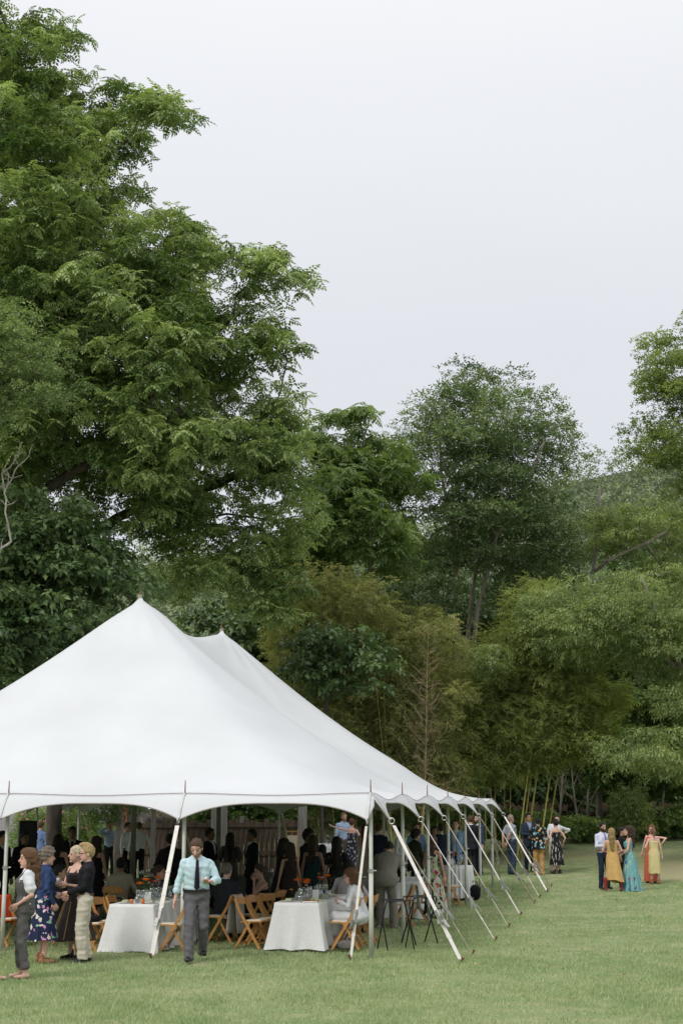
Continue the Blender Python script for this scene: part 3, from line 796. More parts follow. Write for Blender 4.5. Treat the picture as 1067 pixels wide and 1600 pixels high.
# -- dark broad-leaved tree low on the left
fd_ = gp(-70, 38.5)
make_tree('catalpa_tree', 'dark broad leaved tree low behind the left slope of the tent', 'tree', fd_,
          [[fd_ - [0, 0, .3]] + W([(-66, 1100, 0), (-40, 1000, 0), (10, 920, 0), (90, 880, 0)], 38.5)],
          [([(-140, 770), (30, 775), (110, 790), (180, 840), (228, 880), (232, 925), (170, 985), (90, 1060), (20, 1110), (-140, 1130)], 0)],
          38.5, 2.4, 0.75, 46, TWIG_BIG, L_DARK, rmin=lambda A: np.clip(0.22 - 0.02 * A[:, 2], 0.04, 1), tint=0.4)
# -- grey-green tree whose branch hangs into the picture at the left, with a bare dead branch
fg = gp(-210, 36)
rt, _ = make_tree('black_locust_tree', 'grey green small leaved tree reaching in beside the walnut', 'tree', fg,
          [[fg - [0, 0, .3]] + W([(-205, 1000, 0), (-180, 760, 0), (-120, 620, 0), (-40, 570, 0), (40, 540, 0)], 36)],
          [([(-150, 490), (30, 468), (75, 480), (95, 530), (118, 590), (95, 640), (40, 660), (-20, 690), (-150, 700)], 0)],
          36, 1.6, 0.5, 40, TWIG_SMALL, L_GREY, rmin=lambda A: np.clip(0.2 - 0.012 * A[:, 2], 0.03, 1), tint=0.5, gap=.28)
m = MB()
def dead(m, pts, d, r0, r1, kids, kk=0.4):
    p = np.array(W(pts, d)); p = np.array([p[0] + (p[-1] - p[0]) * 0] + list(p[1:]))
    q = []
    for i in range(len(p) - 1): q += [p[i] + (p[i + 1] - p[i]) * f + rng.normal(0, .02, 3) for f in (0, .33, .66)]
    q.append(p[-1]); q = np.array(q); m.tube(q, np.linspace(r0, r1, len(q)), 6)
    for k in range(kids):
        i = rng.integers(1, len(q)); a = q[i]; dv = rng.normal(0, 1, 3); dv /= np.linalg.norm(dv); b = a + dv * kk * rng.uniform(.4, 1) + [0, 0, kk * .25]
        m.tube([a, (a + b) / 2 + rng.normal(0, .04, 3), b], [r1 * 1.3, r1, r1 * .5], 4)
dead(m, [(-60, 900, 0), (0, 862, 0), (18, 845, 0), (10, 800, 0), (8, 770, 0), (25, 735, 0), (46, 712, 0)], 36, 0.042, 0.012, 16)
dead(m, [(8, 770, 0), (4, 740, 0), (22, 722, 0), (35, 690, 0)], 36, 0.025, 0.008, 9)
db = m.build('dead_branch', GREYWOOD, rt, True); db.data.transform(__import__('mathutils').Matrix.Translation(Vector(-fg)))

# -- slender tree right of the walnut
fs = gp(584, 53)
make_tree('ailanthus_tree', 'slender bright green tree with layered feathery crown and pale trunk', 'tree', fs,
          [[fs - [0, 0, .3]] + W([(582, 1100, 0), (582, 960, 0), (577, 830, 0), (574, 740, 0), (562, 650, 0)], 53), W([(582, 950, 0), (560, 925, -.4), (535, 905, -.6), (522, 890, -.7)], 53)],
          [([(488, 668), (525, 640), (560, 622), (596, 645), (622, 690), (655, 715), (668, 800), (655, 890), (610, 915), (560, 900), (520, 920), (465, 900), (432, 860), (445, 800), (470, 755), (486, 710)], 0)],
          53, 2.8, 0.62, 9, ROSB, L_BRIGHT, bark=BARK_PALE, rmin=lambda A: np.clip(0.17 - 0.008 * A[:, 2], 0.03, 1), drop=0.02, gap=.22, flat=0.75, tilt=(-0.4, 0.5))
# -- the oak in the middle
fo = gp(722, 57)
make_tree('oak_tree', 'tall rounded oak with several pale stems above the bamboo', 'tree', fo,
          [[fo - [0, 0, .3]] + W([(718, 1100, 0), (714, 960, 0), (710, 830, 0), (690, 740, 0), (680, 640, 0)], 57),
           W([(722, 1150, 0), (730, 1000, .6), (738, 930, .6), (752, 860, .6), (770, 760, .8), (790, 660, .8)], 57),
           W([(724, 1150, 0), (742, 980, -.6), (756, 920, -.8), (775, 840, -.8), (820, 760, -1), (850, 690, -1)], 57),
           W([(712, 900, 0), (722, 800, .9), (735, 700, 1), (740, 620, 1)], 57)],
          [([(598, 650), (622, 602), (660, 600), (690, 582), (735, 574), (770, 590), (800, 583), (840, 612), (872, 650), (900, 700), (908, 760), (900, 830), (880, 900), (800, 950), (740, 905), (700, 940), (645, 905), (612, 840), (632, 780), (606, 720)], 0),
           ([(625, 850), (700, 840), (720, 900), (705, 980), (650, 960)], -1.5), ([(760, 860), (900, 850), (890, 920), (830, 965), (775, 960)], 1.0)],
          57, 3.4, 0.7, 46, TWIG, L_OAK, bark=BARK_PALE, rmin=lambda A: np.clip(0.125 - 0.004 * A[:, 2], 0.035, 1), drop=0.04, gap=.25, flat=0.8, tilt=(-0.35, 0.6), scale=(0.9, 1.4), rtip=0.013)
# -- poplar at the right edge
fp = gp(1125, 62)
make_tree('poplar_tree', 'tall poplar at the edge of the wood beside the wooded hill', 'tree', fp,
          [[fp - [0, 0, .3]] + W([(1122, 1000, 0), (1118, 800, 0), (1110, 640, 0), (1105, 520, 0)], 62)],
          [([(1000, 545), (1040, 518), (1075, 495), (1130, 430), (1200, 450), (1230, 800), (1120, 860), (1060, 790), (1010, 742), (962, 716), (985, 690), (1000, 650), (1000, 610), (972, 590), (985, 560)], 0)],
          62, 3.0, 0.7, 42, TWIG_SMALL, L_OLIVE, rmin=lambda A: np.clip(0.25 - 0.009 * A[:, 2], 0.04, 1), drop=0.04, gap=.25, scale=(1.0, 1.6), tilt=(-.4, .5))
# -- olive tree in front of the hill, with a bare forked limb
fm = gp(936, 60)
make_tree('locust_tree', 'olive green airy tree with bare forked limbs below the hill', 'tree', fm,
          [[fm - [0, 0, .3]] + W([(930, 1100, 0), (922, 960, 0), (926, 890, 0), (930, 830, 0), (935, 760, 0)], 60), W([(925, 895, 0), (950, 875, -1), (985, 858, -1.2), (1010, 850, -1.4), (1040, 830, -1.4)], 60)],
          [([(885, 800), (905, 770), (930, 762), (965, 775), (1000, 765), (1060, 775), (1150, 780), (1150, 960), (1000, 985), (960, 930), (930, 900), (905, 940), (880, 880)], 0)],
          60, 2.4, 0.62, 34, TWIG_LONG, L_OLIVE, bark=BARK_PALE, rmin=lambda A: np.clip(0.15 - 0.006 * A[:, 2], 0.05, 1), drop=0.05, gap=.3, inset=.9, tilt=(-.5, .5), scale=(.7, 1.1))
# -- pale drooping tree on the right
fc = gp(1092, 50)
make_tree('cherry_tree', 'pale green tree with drooping leaves spreading over the bamboo', 'tree', fc,
          [[fc - [0, 0, .3]] + W([(1090, 1240, 0), (1084, 1150, 0), (1070, 1060, 0), (1000, 990, 0), (920, 950, -.4)], 50), W([(1084, 1150, 0), (1100, 1040, .5), (1110, 960, .5)], 50), W([(1070, 1060, 0), (1030, 970, -.8), (1000, 900, -.8)], 50)],
          [([(735, 1040), (760, 985), (800, 955), (840, 925), (870, 912), (905, 890), (960, 882), (1020, 890), (1070, 870), (1150, 890), (1150, 1090), (1080, 1080), (1020, 1060), (960, 1040), (930, 1060), (880, 1040), (840, 1020), (800, 1050), (760, 1075)], 0),
           ([(945, 1165), (1000, 1140), (1080, 1150), (1150, 1140), (1150, 1225), (1060, 1220), (1000, 1225), (950, 1200)], -1.5), ([(1010, 1060), (1150, 1060), (1150, 1150), (1040, 1140)], 0)],
          50, 2.0, 0.5, 40, TWIG_LONG, L_CHERRY, bark=BARK_PALE, rmin=lambda A: np.clip(0.14 - 0.007 * A[:, 2], 0.03, 1), drop=0.05, gap=.34, tilt=(-.6, .5), tint=0.5, scale=(.6, 1.0))
# -- darker trees under and behind
fu = gp(985, 60)
make_tree('maple_tree', 'dark shaded maple standing under the pale drooping tree', 'tree', fu,
          [[fu - [0, 0, .3]] + W([(985, 1200, 0), (990, 1100, 0), (1000, 1030, 0)], 60)],
          [([(880, 1110), (960, 1060), (1040, 1060), (1150, 1080), (1150, 1255), (1060, 1240), (990, 1245), (930, 1250), (880, 1200)], 0)],
          60, 2.4, 0.6, 34, TWIG_BIG, L_UNDER, rmin=lambda A: np.full(len(A), 0.13), drop=0.02, gap=.25, tint=0.5, scale=(.7, 1.1))
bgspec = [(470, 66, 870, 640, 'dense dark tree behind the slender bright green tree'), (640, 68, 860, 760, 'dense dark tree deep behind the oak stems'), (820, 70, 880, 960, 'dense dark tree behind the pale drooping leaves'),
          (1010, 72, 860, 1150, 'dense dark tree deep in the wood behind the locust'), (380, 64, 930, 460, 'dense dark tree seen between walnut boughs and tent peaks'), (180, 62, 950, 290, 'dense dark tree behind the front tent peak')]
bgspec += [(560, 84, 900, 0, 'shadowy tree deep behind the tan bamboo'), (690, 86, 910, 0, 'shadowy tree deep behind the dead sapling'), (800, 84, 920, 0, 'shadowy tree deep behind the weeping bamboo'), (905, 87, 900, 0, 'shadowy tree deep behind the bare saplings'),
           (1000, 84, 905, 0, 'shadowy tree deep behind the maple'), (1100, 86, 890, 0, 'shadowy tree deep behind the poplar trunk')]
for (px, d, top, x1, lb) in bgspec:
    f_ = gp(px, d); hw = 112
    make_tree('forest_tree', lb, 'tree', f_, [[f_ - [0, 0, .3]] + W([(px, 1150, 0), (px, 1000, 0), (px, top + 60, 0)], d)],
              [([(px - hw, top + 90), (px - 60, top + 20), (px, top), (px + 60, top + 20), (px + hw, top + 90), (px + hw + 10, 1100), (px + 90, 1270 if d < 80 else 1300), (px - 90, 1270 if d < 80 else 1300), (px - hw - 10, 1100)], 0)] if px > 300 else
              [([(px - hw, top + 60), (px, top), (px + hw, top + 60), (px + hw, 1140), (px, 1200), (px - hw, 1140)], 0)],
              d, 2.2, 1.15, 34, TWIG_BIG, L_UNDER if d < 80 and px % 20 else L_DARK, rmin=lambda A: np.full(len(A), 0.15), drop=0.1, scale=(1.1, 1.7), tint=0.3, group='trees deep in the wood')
# -- dark shrub standing before the bamboo
fh = gp(500, 45.5)
make_tree('holly_shrub', 'dark glossy leaved small tree before the tan bamboo', 'shrub', fh,
          [[fh - [0, 0, .3]] + W([(505, 1180, 0), (510, 1090, 0), (530, 1030, 0)], 45.5)],
          [([(462, 1010), (490, 975), (540, 985), (590, 1000), (606, 1040), (590, 1072), (540, 1080), (500, 1100), (468, 1070)], 0)],
          45.5, 1.0, 0.5, 20, TWIG_BIG, L_DARK, rmin=lambda A: np.full(len(A), 0.05), drop=0.2, tint=0.3)

# -- bamboo: each stand has culms of its own and a mass of narrow leaves
CULM = mat('bamboo_culm', (0.42, 0.38, 0.11), 0.45, 0.2, 3, stretch=(1, 1, 3), c2=(0.58, 0.48, 0.16))
def bamboo(label, px, d, polys, n, lmat, culms, cr=0.5, tmax=1.8, tint=0.45, drop=0.1):
    f_ = gp(px, d)
    root = thing('bamboo_stand', label, 'bamboo', f_, 0, 'bamboo along the edge of the wood')
    for (x0, y0, x1, y1, r) in culms:
        a = gp(x0, d + rng.uniform(-1.2, 1.2)); a[2] -= 0.1
        b = at(x1, y1, a[1] + rng.uniform(-.6, .6)); mid = (a + b) / 2 + np.array([0.0, 0, 0.25])
        ts = np.linspace(0, 1, 13); p = (1 - ts)[:, None] ** 2 * a + 2 * (ts * (1 - ts))[:, None] * mid + ts[:, None] ** 2 * b
        m = MB(); m.tube(p - f_, np.linspace(r, r * .5, 13), 7)
        for q in p[1:-1]: pass
        o = m.build('culm', CULM, root, True)
    C = np.concatenate([clumps_in(p_, d, tmax, cr, 1.0, drop) for p_ in polys])
    P, az, tl, ro, tn = crown_sprays(C, cr, n, 0.85, 0.15, (-1.0, 0.9), tint, 0.26)
    V, F, T = instance(BAMB, P - f_, az, tl, ro, rng.uniform(.55, .95, len(P)), tn)
    tag(mesh('foliage', V, F, lmat, root, attr={'tint': T}), kind='stuff')
def rc(x0, x1, ytop, n, r=0.022, lean=20):
    o = []
    for k in range(n):
        x = rng.uniform(x0, x1); o.append((x, 0, x + rng.normal(0, lean), ytop + rng.uniform(-30, 60), r * rng.uniform(.7, 1.3)))
    return o
bamboo('tan feathery bamboo stand rising behind the rear of the tent', 540, 50, [[(420, 985), (445, 905), (490, 885), (560, 895), (610, 935), (640, 960), (650, 1100), (640, 1240), (430, 1240)]], 32, L_TAN, rc(430, 630, 980, 16, .015), tmax=1.5, drop=0.16)
bamboo('tan bamboo stand around the bare dead sapling', 660, 49, [[(600, 985), (640, 955), (690, 950), (730, 1000), (735, 1110), (720, 1265), (600, 1265), (590, 1100)]], 30, L_TAN, rc(600, 730, 1000, 12, .015), tmax=1.4, tint=0.35, drop=0.18)
bamboo('large yellow green weeping bamboo with leaning yellow canes', 810, 52, [[(668, 1120), (690, 1060), (740, 1020), (775, 985), (812, 915), (835, 900), (860, 925), (880, 985), (925, 1020), (965, 1075), (975, 1120), (950, 1160), (905, 1190), (870, 1215), (800, 1225), (740, 1240), (680, 1240), (655, 1180)]], 40, L_BAMBOO,
       [(806, 0, 836, 1130, .036), (812, 0, 842, 1120, .036), (820, 0, 856, 1090, .042), (840, 0, 872, 1130, .034), (850, 0, 890, 1100, .034), (786, 0, 790, 1120, .022), (775, 0, 770, 1110, .022), (795, 0, 800, 1100, .022), (760, 0, 752, 1090, .02), (740, 0, 735, 1080, .02)], tmax=1.7, tint=0.42, drop=0.06)
bamboo('dark green bamboo wall seen through the open side of the tent', 600, 50, [[(440, 1200), (560, 1180), (690, 1200), (730, 1215), (735, 1285), (690, 1300), (560, 1300), (440, 1300)]], 26, L_UNDER, rc(480, 770, 1180, 14), tmax=1.0, tint=0.3)

# -- bare dead sapling
fb = gp(655, 47.3); ds = thing('dead_sapling', 'bare tan dead sapling with a cone of fine twigs before bamboo', 'tree', fb)
m = MB(); top = at(672, 975, 47.3); tr = np.array([fb + (top - fb) * t + np.array([0.05 * math.sin(5 * t), 0, 0]) for t in np.linspace(0, 1, 14)])
m.tube(tr - fb, np.linspace(0.05, 0.006, 14), 6)
m.build('trunk', DEADWOOD, ds, True)
m = MB()
for k in range(150):
    t = rng.uniform(0.22, 0.98); a0 = fb + (top - fb) * t; az = rng.uniform(0, 6.28); L = (1.75 * (1 - t) + 0.25) * rng.uniform(.25, 1.1) * (1 if math.sin(az * 2 + t * 9) > -.5 else .4)
    dv = np.array([math.cos(az), math.sin(az), rng.uniform(.35, 1.0)]); e_ = a0 + dv * L * 0.85; mid = (a0 + e_) / 2 + np.array([0, 0, -.06 * L])
    m.tube(np.array([a0, mid, e_]) - fb, [0.010, 0.007, 0.003], 3, False)
    for q in range(6):
        b0 = a0 + (e_ - a0) * rng.uniform(.3, .95); d2 = dv + rng.normal(0, .7, 3); e2 = b0 + d2 * L * 0.28
        m.tube(np.array([b0, e2]) - fb, [0.007, 0.003], 3, False)
m.build('twigs', DEADWOOD, ds)['kind'] = 'stuff'

# -- undergrowth along the edge of the wood
def shrub(label, px, d, hw, y0, y1, lmat, tpls, n=30, cr=0.38, tint=0.5):
    f_ = gp(px, d); root = thing('shrub', label, 'shrub', f_, 0, 'low shrubs along the edge of the lawn')
    C = clumps_in([(px - hw, y1), (px - hw * .85, (y0 + y1) / 2), (px - hw * .3, y0), (px + hw * .35, y0 + 3), (px + hw * .9, (y0 + y1) / 2), (px + hw, y1)], d, 0.9, cr, 1.3)
    if not len(C): C = np.array([f_ + [0, 0, .4]])
    C[:, 2] = np.maximum(C[:, 2], gh(C[:, 0], C[:, 1]) + 0.2)
    P, az, tl, ro, tn = crown_sprays(C, cr, n, 0.8, 0.3, (-.5, .6), tint, 0.2)
    P[:, 2] = np.maximum(P[:, 2], gh(P[:, 0], P[:, 1]) + 0.05)
    V, F, T = instance(tpls, P - f_, az, tl, ro, rng.uniform(.6, 1.0, len(P)), tn)
    tag(mesh('foliage', V, F, lmat, root, attr={'tint': T}), kind='stuff')
    m = MB()
    for k in range(5):
        c = C[rng.integers(0, len(C))]; m.tube(np.array([[rng.uniform(-.3, .3), rng.uniform(-.2, .2), -0.05], c - f_]), [0.02, 0.008], 5)
    m.build('stems', BARK, root)
for (px, d, hw, y0, y1, lm_, tp_, lb) in [
    (785, 54, 32, 1268, 1312, L_UNDER, TWIG_BIG, 'leafy green shrub behind the bald man in grey'), (850, 56, 34, 1272, 1308, L_UNDER, TWIG_BIG, 'leafy green shrub behind the man in the tropical shirt'),
    (908, 58, 34, 1280, 1308, L_BRIGHT, TWIG_BIG, 'low shrub between the two groups of guests on the lawn'), (955, 60, 30, 1280, 1306, L_UNDER, TWIG_BIG, 'low shrub behind the bearded man in the white shirt'),
    (1005, 60, 26, 1288, 1304, L_BRIGHT, TWIG, 'low shrub behind the woman in the yellow dress'), (1058, 59, 30, 1262, 1304, L_BRIGHT, TWIG_BIG, 'bright green bush where the wood meets the bank'),
    (985, 58, 24, 1232, 1300, L_OLIVE, TWIG_LONG, 'wispy upright olive bush behind the woman in turquoise'), (725, 53, 30, 1262, 1312, L_UNDER, TWIG_BIG, 'leafy green shrub behind the man in the blue blazer')]:
    shrub(lb, px, d, hw, y0, y1, lm_, tp_)
# thin bare saplings at the edge of the wood
for (x0, pts, lb) in [(908, [(898, 1255), (892, 1200)], 'thin leaning bare sapling behind the low shrubs'), (916, [(918, 1240), (925, 1190)], 'upright bare sapling beside the leaning one'),
                      (872, [(876, 1250), (880, 1200)], 'bare sapling behind the man in the white shirt'), (1028, [(1036, 1240), (1040, 1200)], 'crooked pale sapling by the bright green bush')]:
    f_ = gp(x0, 59); s_ = thing('sapling', lb, 'tree', f_)
    m = MB(); p = [f_ - [0, 0, .1]] + [at(a, b, 59) for a, b in pts]; p = np.array(p); m.tube(p - f_, np.linspace(.06, .02, len(p)), 6); m.build('trunk', BARK_PALE, s_, True)
    m = MB()
    for k in range(9):
        a0 = p[0] + (p[-1] - p[0]) * rng.uniform(.35, 1); e_ = a0 + np.array([rng.normal(0, .5), rng.normal(0, .4), rng.uniform(.5, 1.3)]); m.tube(np.array([a0, (a0 + e_) / 2 + rng.normal(0, .06, 3), e_]) - f_, [.02, .014, .006], 4)
    m.build('branches', BARK_PALE, s_)

# -- wooded hill
def make_hill():
    ridge = [(-400, 900), (0, 880), (300, 872), (450, 868), (560, 860), (700, 830), (800, 786), (900, 748), (1000, 728), (1100, 716), (1500, 700)]
    px = np.linspace(-400, 1500, 60); ry = np.interp(px, *zip(*ridge)); D0, D1 = 95, 240
    V = []; 
    for i, x in enumerate(px):
        top = at(x, ry[i] + 8, D1)[2]
        for k in range(14):
            f = k / 13; Y = D0 + (D1 - D0) * f; p = at(x, 1259, Y); z = 2.5 + (top - 2.5) * (f ** 1.15)
            V.append((p[0], Y, z))
    V = np.array(V); I = np.arange(len(V)).reshape(60, 14); F = np.stack([I[:-1, :-1], I[1:, :-1], I[1:, 1:], I[:-1, 1:]], -1).reshape(-1, 4)
    tag(mesh('hill', V, F, mat('hill_floor', (0.04, 0.055, 0.025), 0.95, .2, .1), smooth=True), kind='structure')
    n = 2400; a = rng.uniform(0, 58.99, n); b = 13 * rng.random(n) ** 0.6 * 0.999; i = a.astype(int); j = b.astype(int); fa, fb_ = a - i, b - j; G = V.reshape(60, 14, 3)
    C = G[i, j] * ((1 - fa) * (1 - fb_))[:, None] + G[i + 1, j] * (fa * (1 - fb_))[:, None] + G[i, j + 1] * ((1 - fa) * fb_)[:, None] + G[i + 1, j + 1] * (fa * fb_)[:, None]
    C[:, 2] += rng.uniform(-1.5, 3.0, n)
    P, az, tl, ro, tn = crown_sprays(C, 3.6, 12, 0.8, 0.7, (-.4, .6), 0.45, 0.28)
    V2, F2, T2 = instance(TWIG[:2], P, az, tl, ro, rng.uniform(3.5, 6, len(P)), tn)
    tag(mesh('wooded_hillside', V2, F2, leaf_mat('hazed_far_leaf', (0.13, 0.18, 0.12), (0.34, 0.40, 0.25), 0.3), attr={'tint': T2}), 'far wooded hillside rising behind the trees at the right', 'wood', kind='stuff')  # distance haze put into the leaf colour as a paler green
make_hill()
# ------------------------------------------------------------------ straps at the back of the tent
for i, lb in enumerate(['ratchet strap behind the tent beside the concrete wall', 'ratchet strap behind the tent before the plank fence', 'ratchet strap behind the tent near the fence end',
                        'ratchet strap behind the tent beside the two men in white shirts', 'ratchet strap at the far corner of the tent by the walnut trunk']):
    q = tp(i * BW, TL + 2.1); q[2] = float(gh(q[0], q[1]))
    guy(ringpos(i * BW, TL, (0, 1)), q, 0.05, WEB_TAN, lb)
for j, lb in ((4, 'ratchet strap at the far side of the tent by the loudspeaker'), (5, 'ratchet strap at the far side of the tent near the rose bushes')):
    q = tp(TW + 2.1, j * BL); q[2] = float(gh(q[0], q[1]))
    guy(ringpos(TW, j * BL, (1, 0)), q, 0.05, WEB_TAN, lb)

# ------------------------------------------------------------------ fence, posts, wall, house
def fence(label, px0, px1, Y, h, gaps=()):
    a = gp(px0, Y); b = gp(px1, Y); L = np.linalg.norm((b - a)[:2]); root = thing('plank_fence', label, 'fence', a, math.atan2(b[1] - a[1], b[0] - a[0]))
    x = 0.0
    while x < L - 0.05:
        w = rng.uniform(.13, .19); hh = h * rng.uniform(.9, 1.03)
        m = MB(); m.box((0, 0, hh / 2), (w - .012, .024, hh), roty(rng.normal(0, .006))); o = m.build('board', WEATHERED, root)
        o.location = (x + w / 2, rng.uniform(-.012, .012), 0.03); x += w
    for z in (h * .93, h * .45):
        m = MB(); m.box((L / 2, -.055, z), (L, .05, .13)); m.build('rail', WEATHERED, root)
    for k in range(int(L / 1.8) + 1):
        m = MB(); m.box((min(L, k * 1.8), .075, h * .54), (.12, .12, h * 1.08)); m.build('post', GREYPOST, root)
fence('weathered brown plank fence behind the tent', 285, 466, 46, 1.75)
fence('darker plank fence section beside the slanted tree trunk', 218, 282, 48, 1.72)
def post(label, px, Y, w, h, lean=0.0):
    f_ = gp(px, Y); root = thing('timber_post', label, 'post', f_, 0.15)
    m = MB(); m.box((0, 0, h / 2 - .1), (w, w, h + .2), roty(lean), taper=.96); m.build('shaft', GREYPOST, root)
    m = MB(); m.box((lean * h, 0, h * .985), (w * 1.25, w * 1.25, .06)); m.build('cap', GREYPOST, root)
post('thick grey timber post at the end of the plank fence', 472, 45, .25, 2.9)
post('slim grey timber post rising in front of the plank fence', 333, 45, .17, 2.9)
post('brown timber post standing beside the slim grey one', 349, 45.6, .19, 2.7)
post('brown timber post standing at the darker fence section', 238, 46.5, .15, 2.7)
# low wall
a = gp(486, 53); b = gp(580, 53); root = thing('concrete_wall', 'low pale concrete wall behind the couple at the white table', 'wall', (a + b) / 2, math.atan2(b[1] - a[1], b[0] - a[0]))
Lw = np.linalg.norm((b - a)[:2]); m = MB(); m.box((0, 0, .42), (Lw, .25, 1.05)); m.build('wall_body', CONCRETE, root)
m = MB(); m.box((0, 0, .98), (Lw + .06, .31, .08)); m.build('coping', CONCRETE, root)
# leaning slender trunk between the men
f_ = gp(186, 45.5); root = thing('slender_tree', 'slender grey slanted trunk with small leaves behind two white shirts', 'tree', f_)
p = np.array([f_ - [0, 0, .1], at(184, 1330, 45.5), at(188, 1290, 45.5), at(186, 1255, 45.5), at(180, 1200, 45.5), at(176, 1120, 45.5)])
m = MB(); m.tube(p - f_, [.16, .14, .125, .12, .10, .06], 9); m.build('trunk', BARK_PALE, root, True)
C = np.array([p[-1] + [0, 0, .2], p[-1] + [.8, .3, 0], p[-1] + [-.8, 0, -.3], at(160, 1278, 45.2), at(150, 1262, 45.2), at(168, 1262, 45.4), at(200, 1255, 45.6), at(230, 1262, 46), at(140, 1285, 46.2)])
P, az, tl, ro, tn = crown_sprays(C, .55, 60, .7, .2, (-.5, .3), .4, .2)
V, F, T = instance(TWIG_SMALL, P - f_, az, tl, ro, rng.uniform(.8, 1.2, len(P)), tn); tag(mesh('crown', V, F, L_UNDER, root, attr={'tint': T}), kind='stuff')
# house
def house():
    f_ = gp(60, 64); root = thing('house', 'pale lilac clapboard house with brick chimney behind the garden', 'house', f_, 0.12)
    Wd, Dp, Hh = 9.0, 7.0, 3.1; sid = mat('lilac_siding', (0.50, 0.47, 0.50), .8, .06, 2)
    m = MB(); m.box((0, Dp / 2, Hh / 2), (Wd, Dp, Hh)); m.build('wall', sid, root)
    m = MB()
    for k in range(20): m.box((0, -.018, .08 + k * .155), (Wd + .04, .03, .15), rotx(.09))
    m.build('clapboards', sid, root)['kind'] = 'stuff'
    rm = mat('pale_metal_roof', (0.62, 0.63, 0.65), .4, .06, 3)
    m = MB(); m.add([(-Wd / 2 - .4, -.5, Hh - .1), (Wd / 2 + .4, -.5, Hh - .1), (Wd / 2 + .4, Dp / 2, Hh + 2.2), (-Wd / 2 - .4, Dp / 2, Hh + 2.2), (Wd / 2 + .4, Dp + .5, Hh - .1), (-Wd / 2 - .4, Dp + .5, Hh - .1)], [(0, 1, 2, 3), (3, 2, 4, 5), (0, 3, 5), (1, 4, 2), (0, 5, 4, 1)])
    rf = m.build('roof', rm, root)
    m = MB(); m.box((3.55, -.36, 2.9), (.42, .6, 6.2)); m.build('chimney', mat('brick', (0.40, 0.17, 0.10), .9, .3, 6, bump=.5, bscale=20), rf)
    for x in (-2.6, 1.4):
        m = MB(); m.box((x, -.045, 1.7), (1.1, .07, 1.4)); w_ = m.build('window', mat('white_trim', (.75, .75, .73), .6), root)
        m = MB(); m.box((x, -.085, 1.7), (.94, .02, 1.24)); m.build('pane', mat('window_pane', (.05, .06, .07), .1, .1, 3, spec=.6), w_)
house()
# garden shrubs with pink blossoms behind the tent
for (px, Y, hw, y0, y1, lb) in [(58, 49, 34, 1268, 1330, 'shrub with pink blossoms behind the man in the blue shirt'), (112, 50, 34, 1266, 1330, 'shrub with pink blossoms beside the walnut trunk'), (160, 53, 26, 1285, 1335, 'leafy garden shrub behind the man on the phone')]:
    shrub(lb, px, Y, hw, y0, y1, L_BRIGHT, TWIG_SMALL, 60, .42)
    root = [o for o in bpy.data.objects if o.get('label') == lb][0]
    m = MB()
    for k in range(34):
        q = at(px + rng.uniform(-hw, hw) * .8, rng.uniform(y0, y0 + 30), Y - rng.uniform(.4, 1.1)) - np.array(root.location); s = rng.uniform(.03, .06)
        m.lathe([(s * .2, -s * .6), (s, 0), (s * .9, s * .4), (s * .3, s * .55)], 6, q)
    if px < 150: m.build('blossoms', mat('pink_petal', (.75, .28, .30), .6, .3, 9), root, True)['kind'] = 'stuff'
shrub('leafy hedge looking over the plank fence', 375, 48.5, 75, 1235, 1300, L_UNDER, TWIG_BIG, 34, .5, .35)

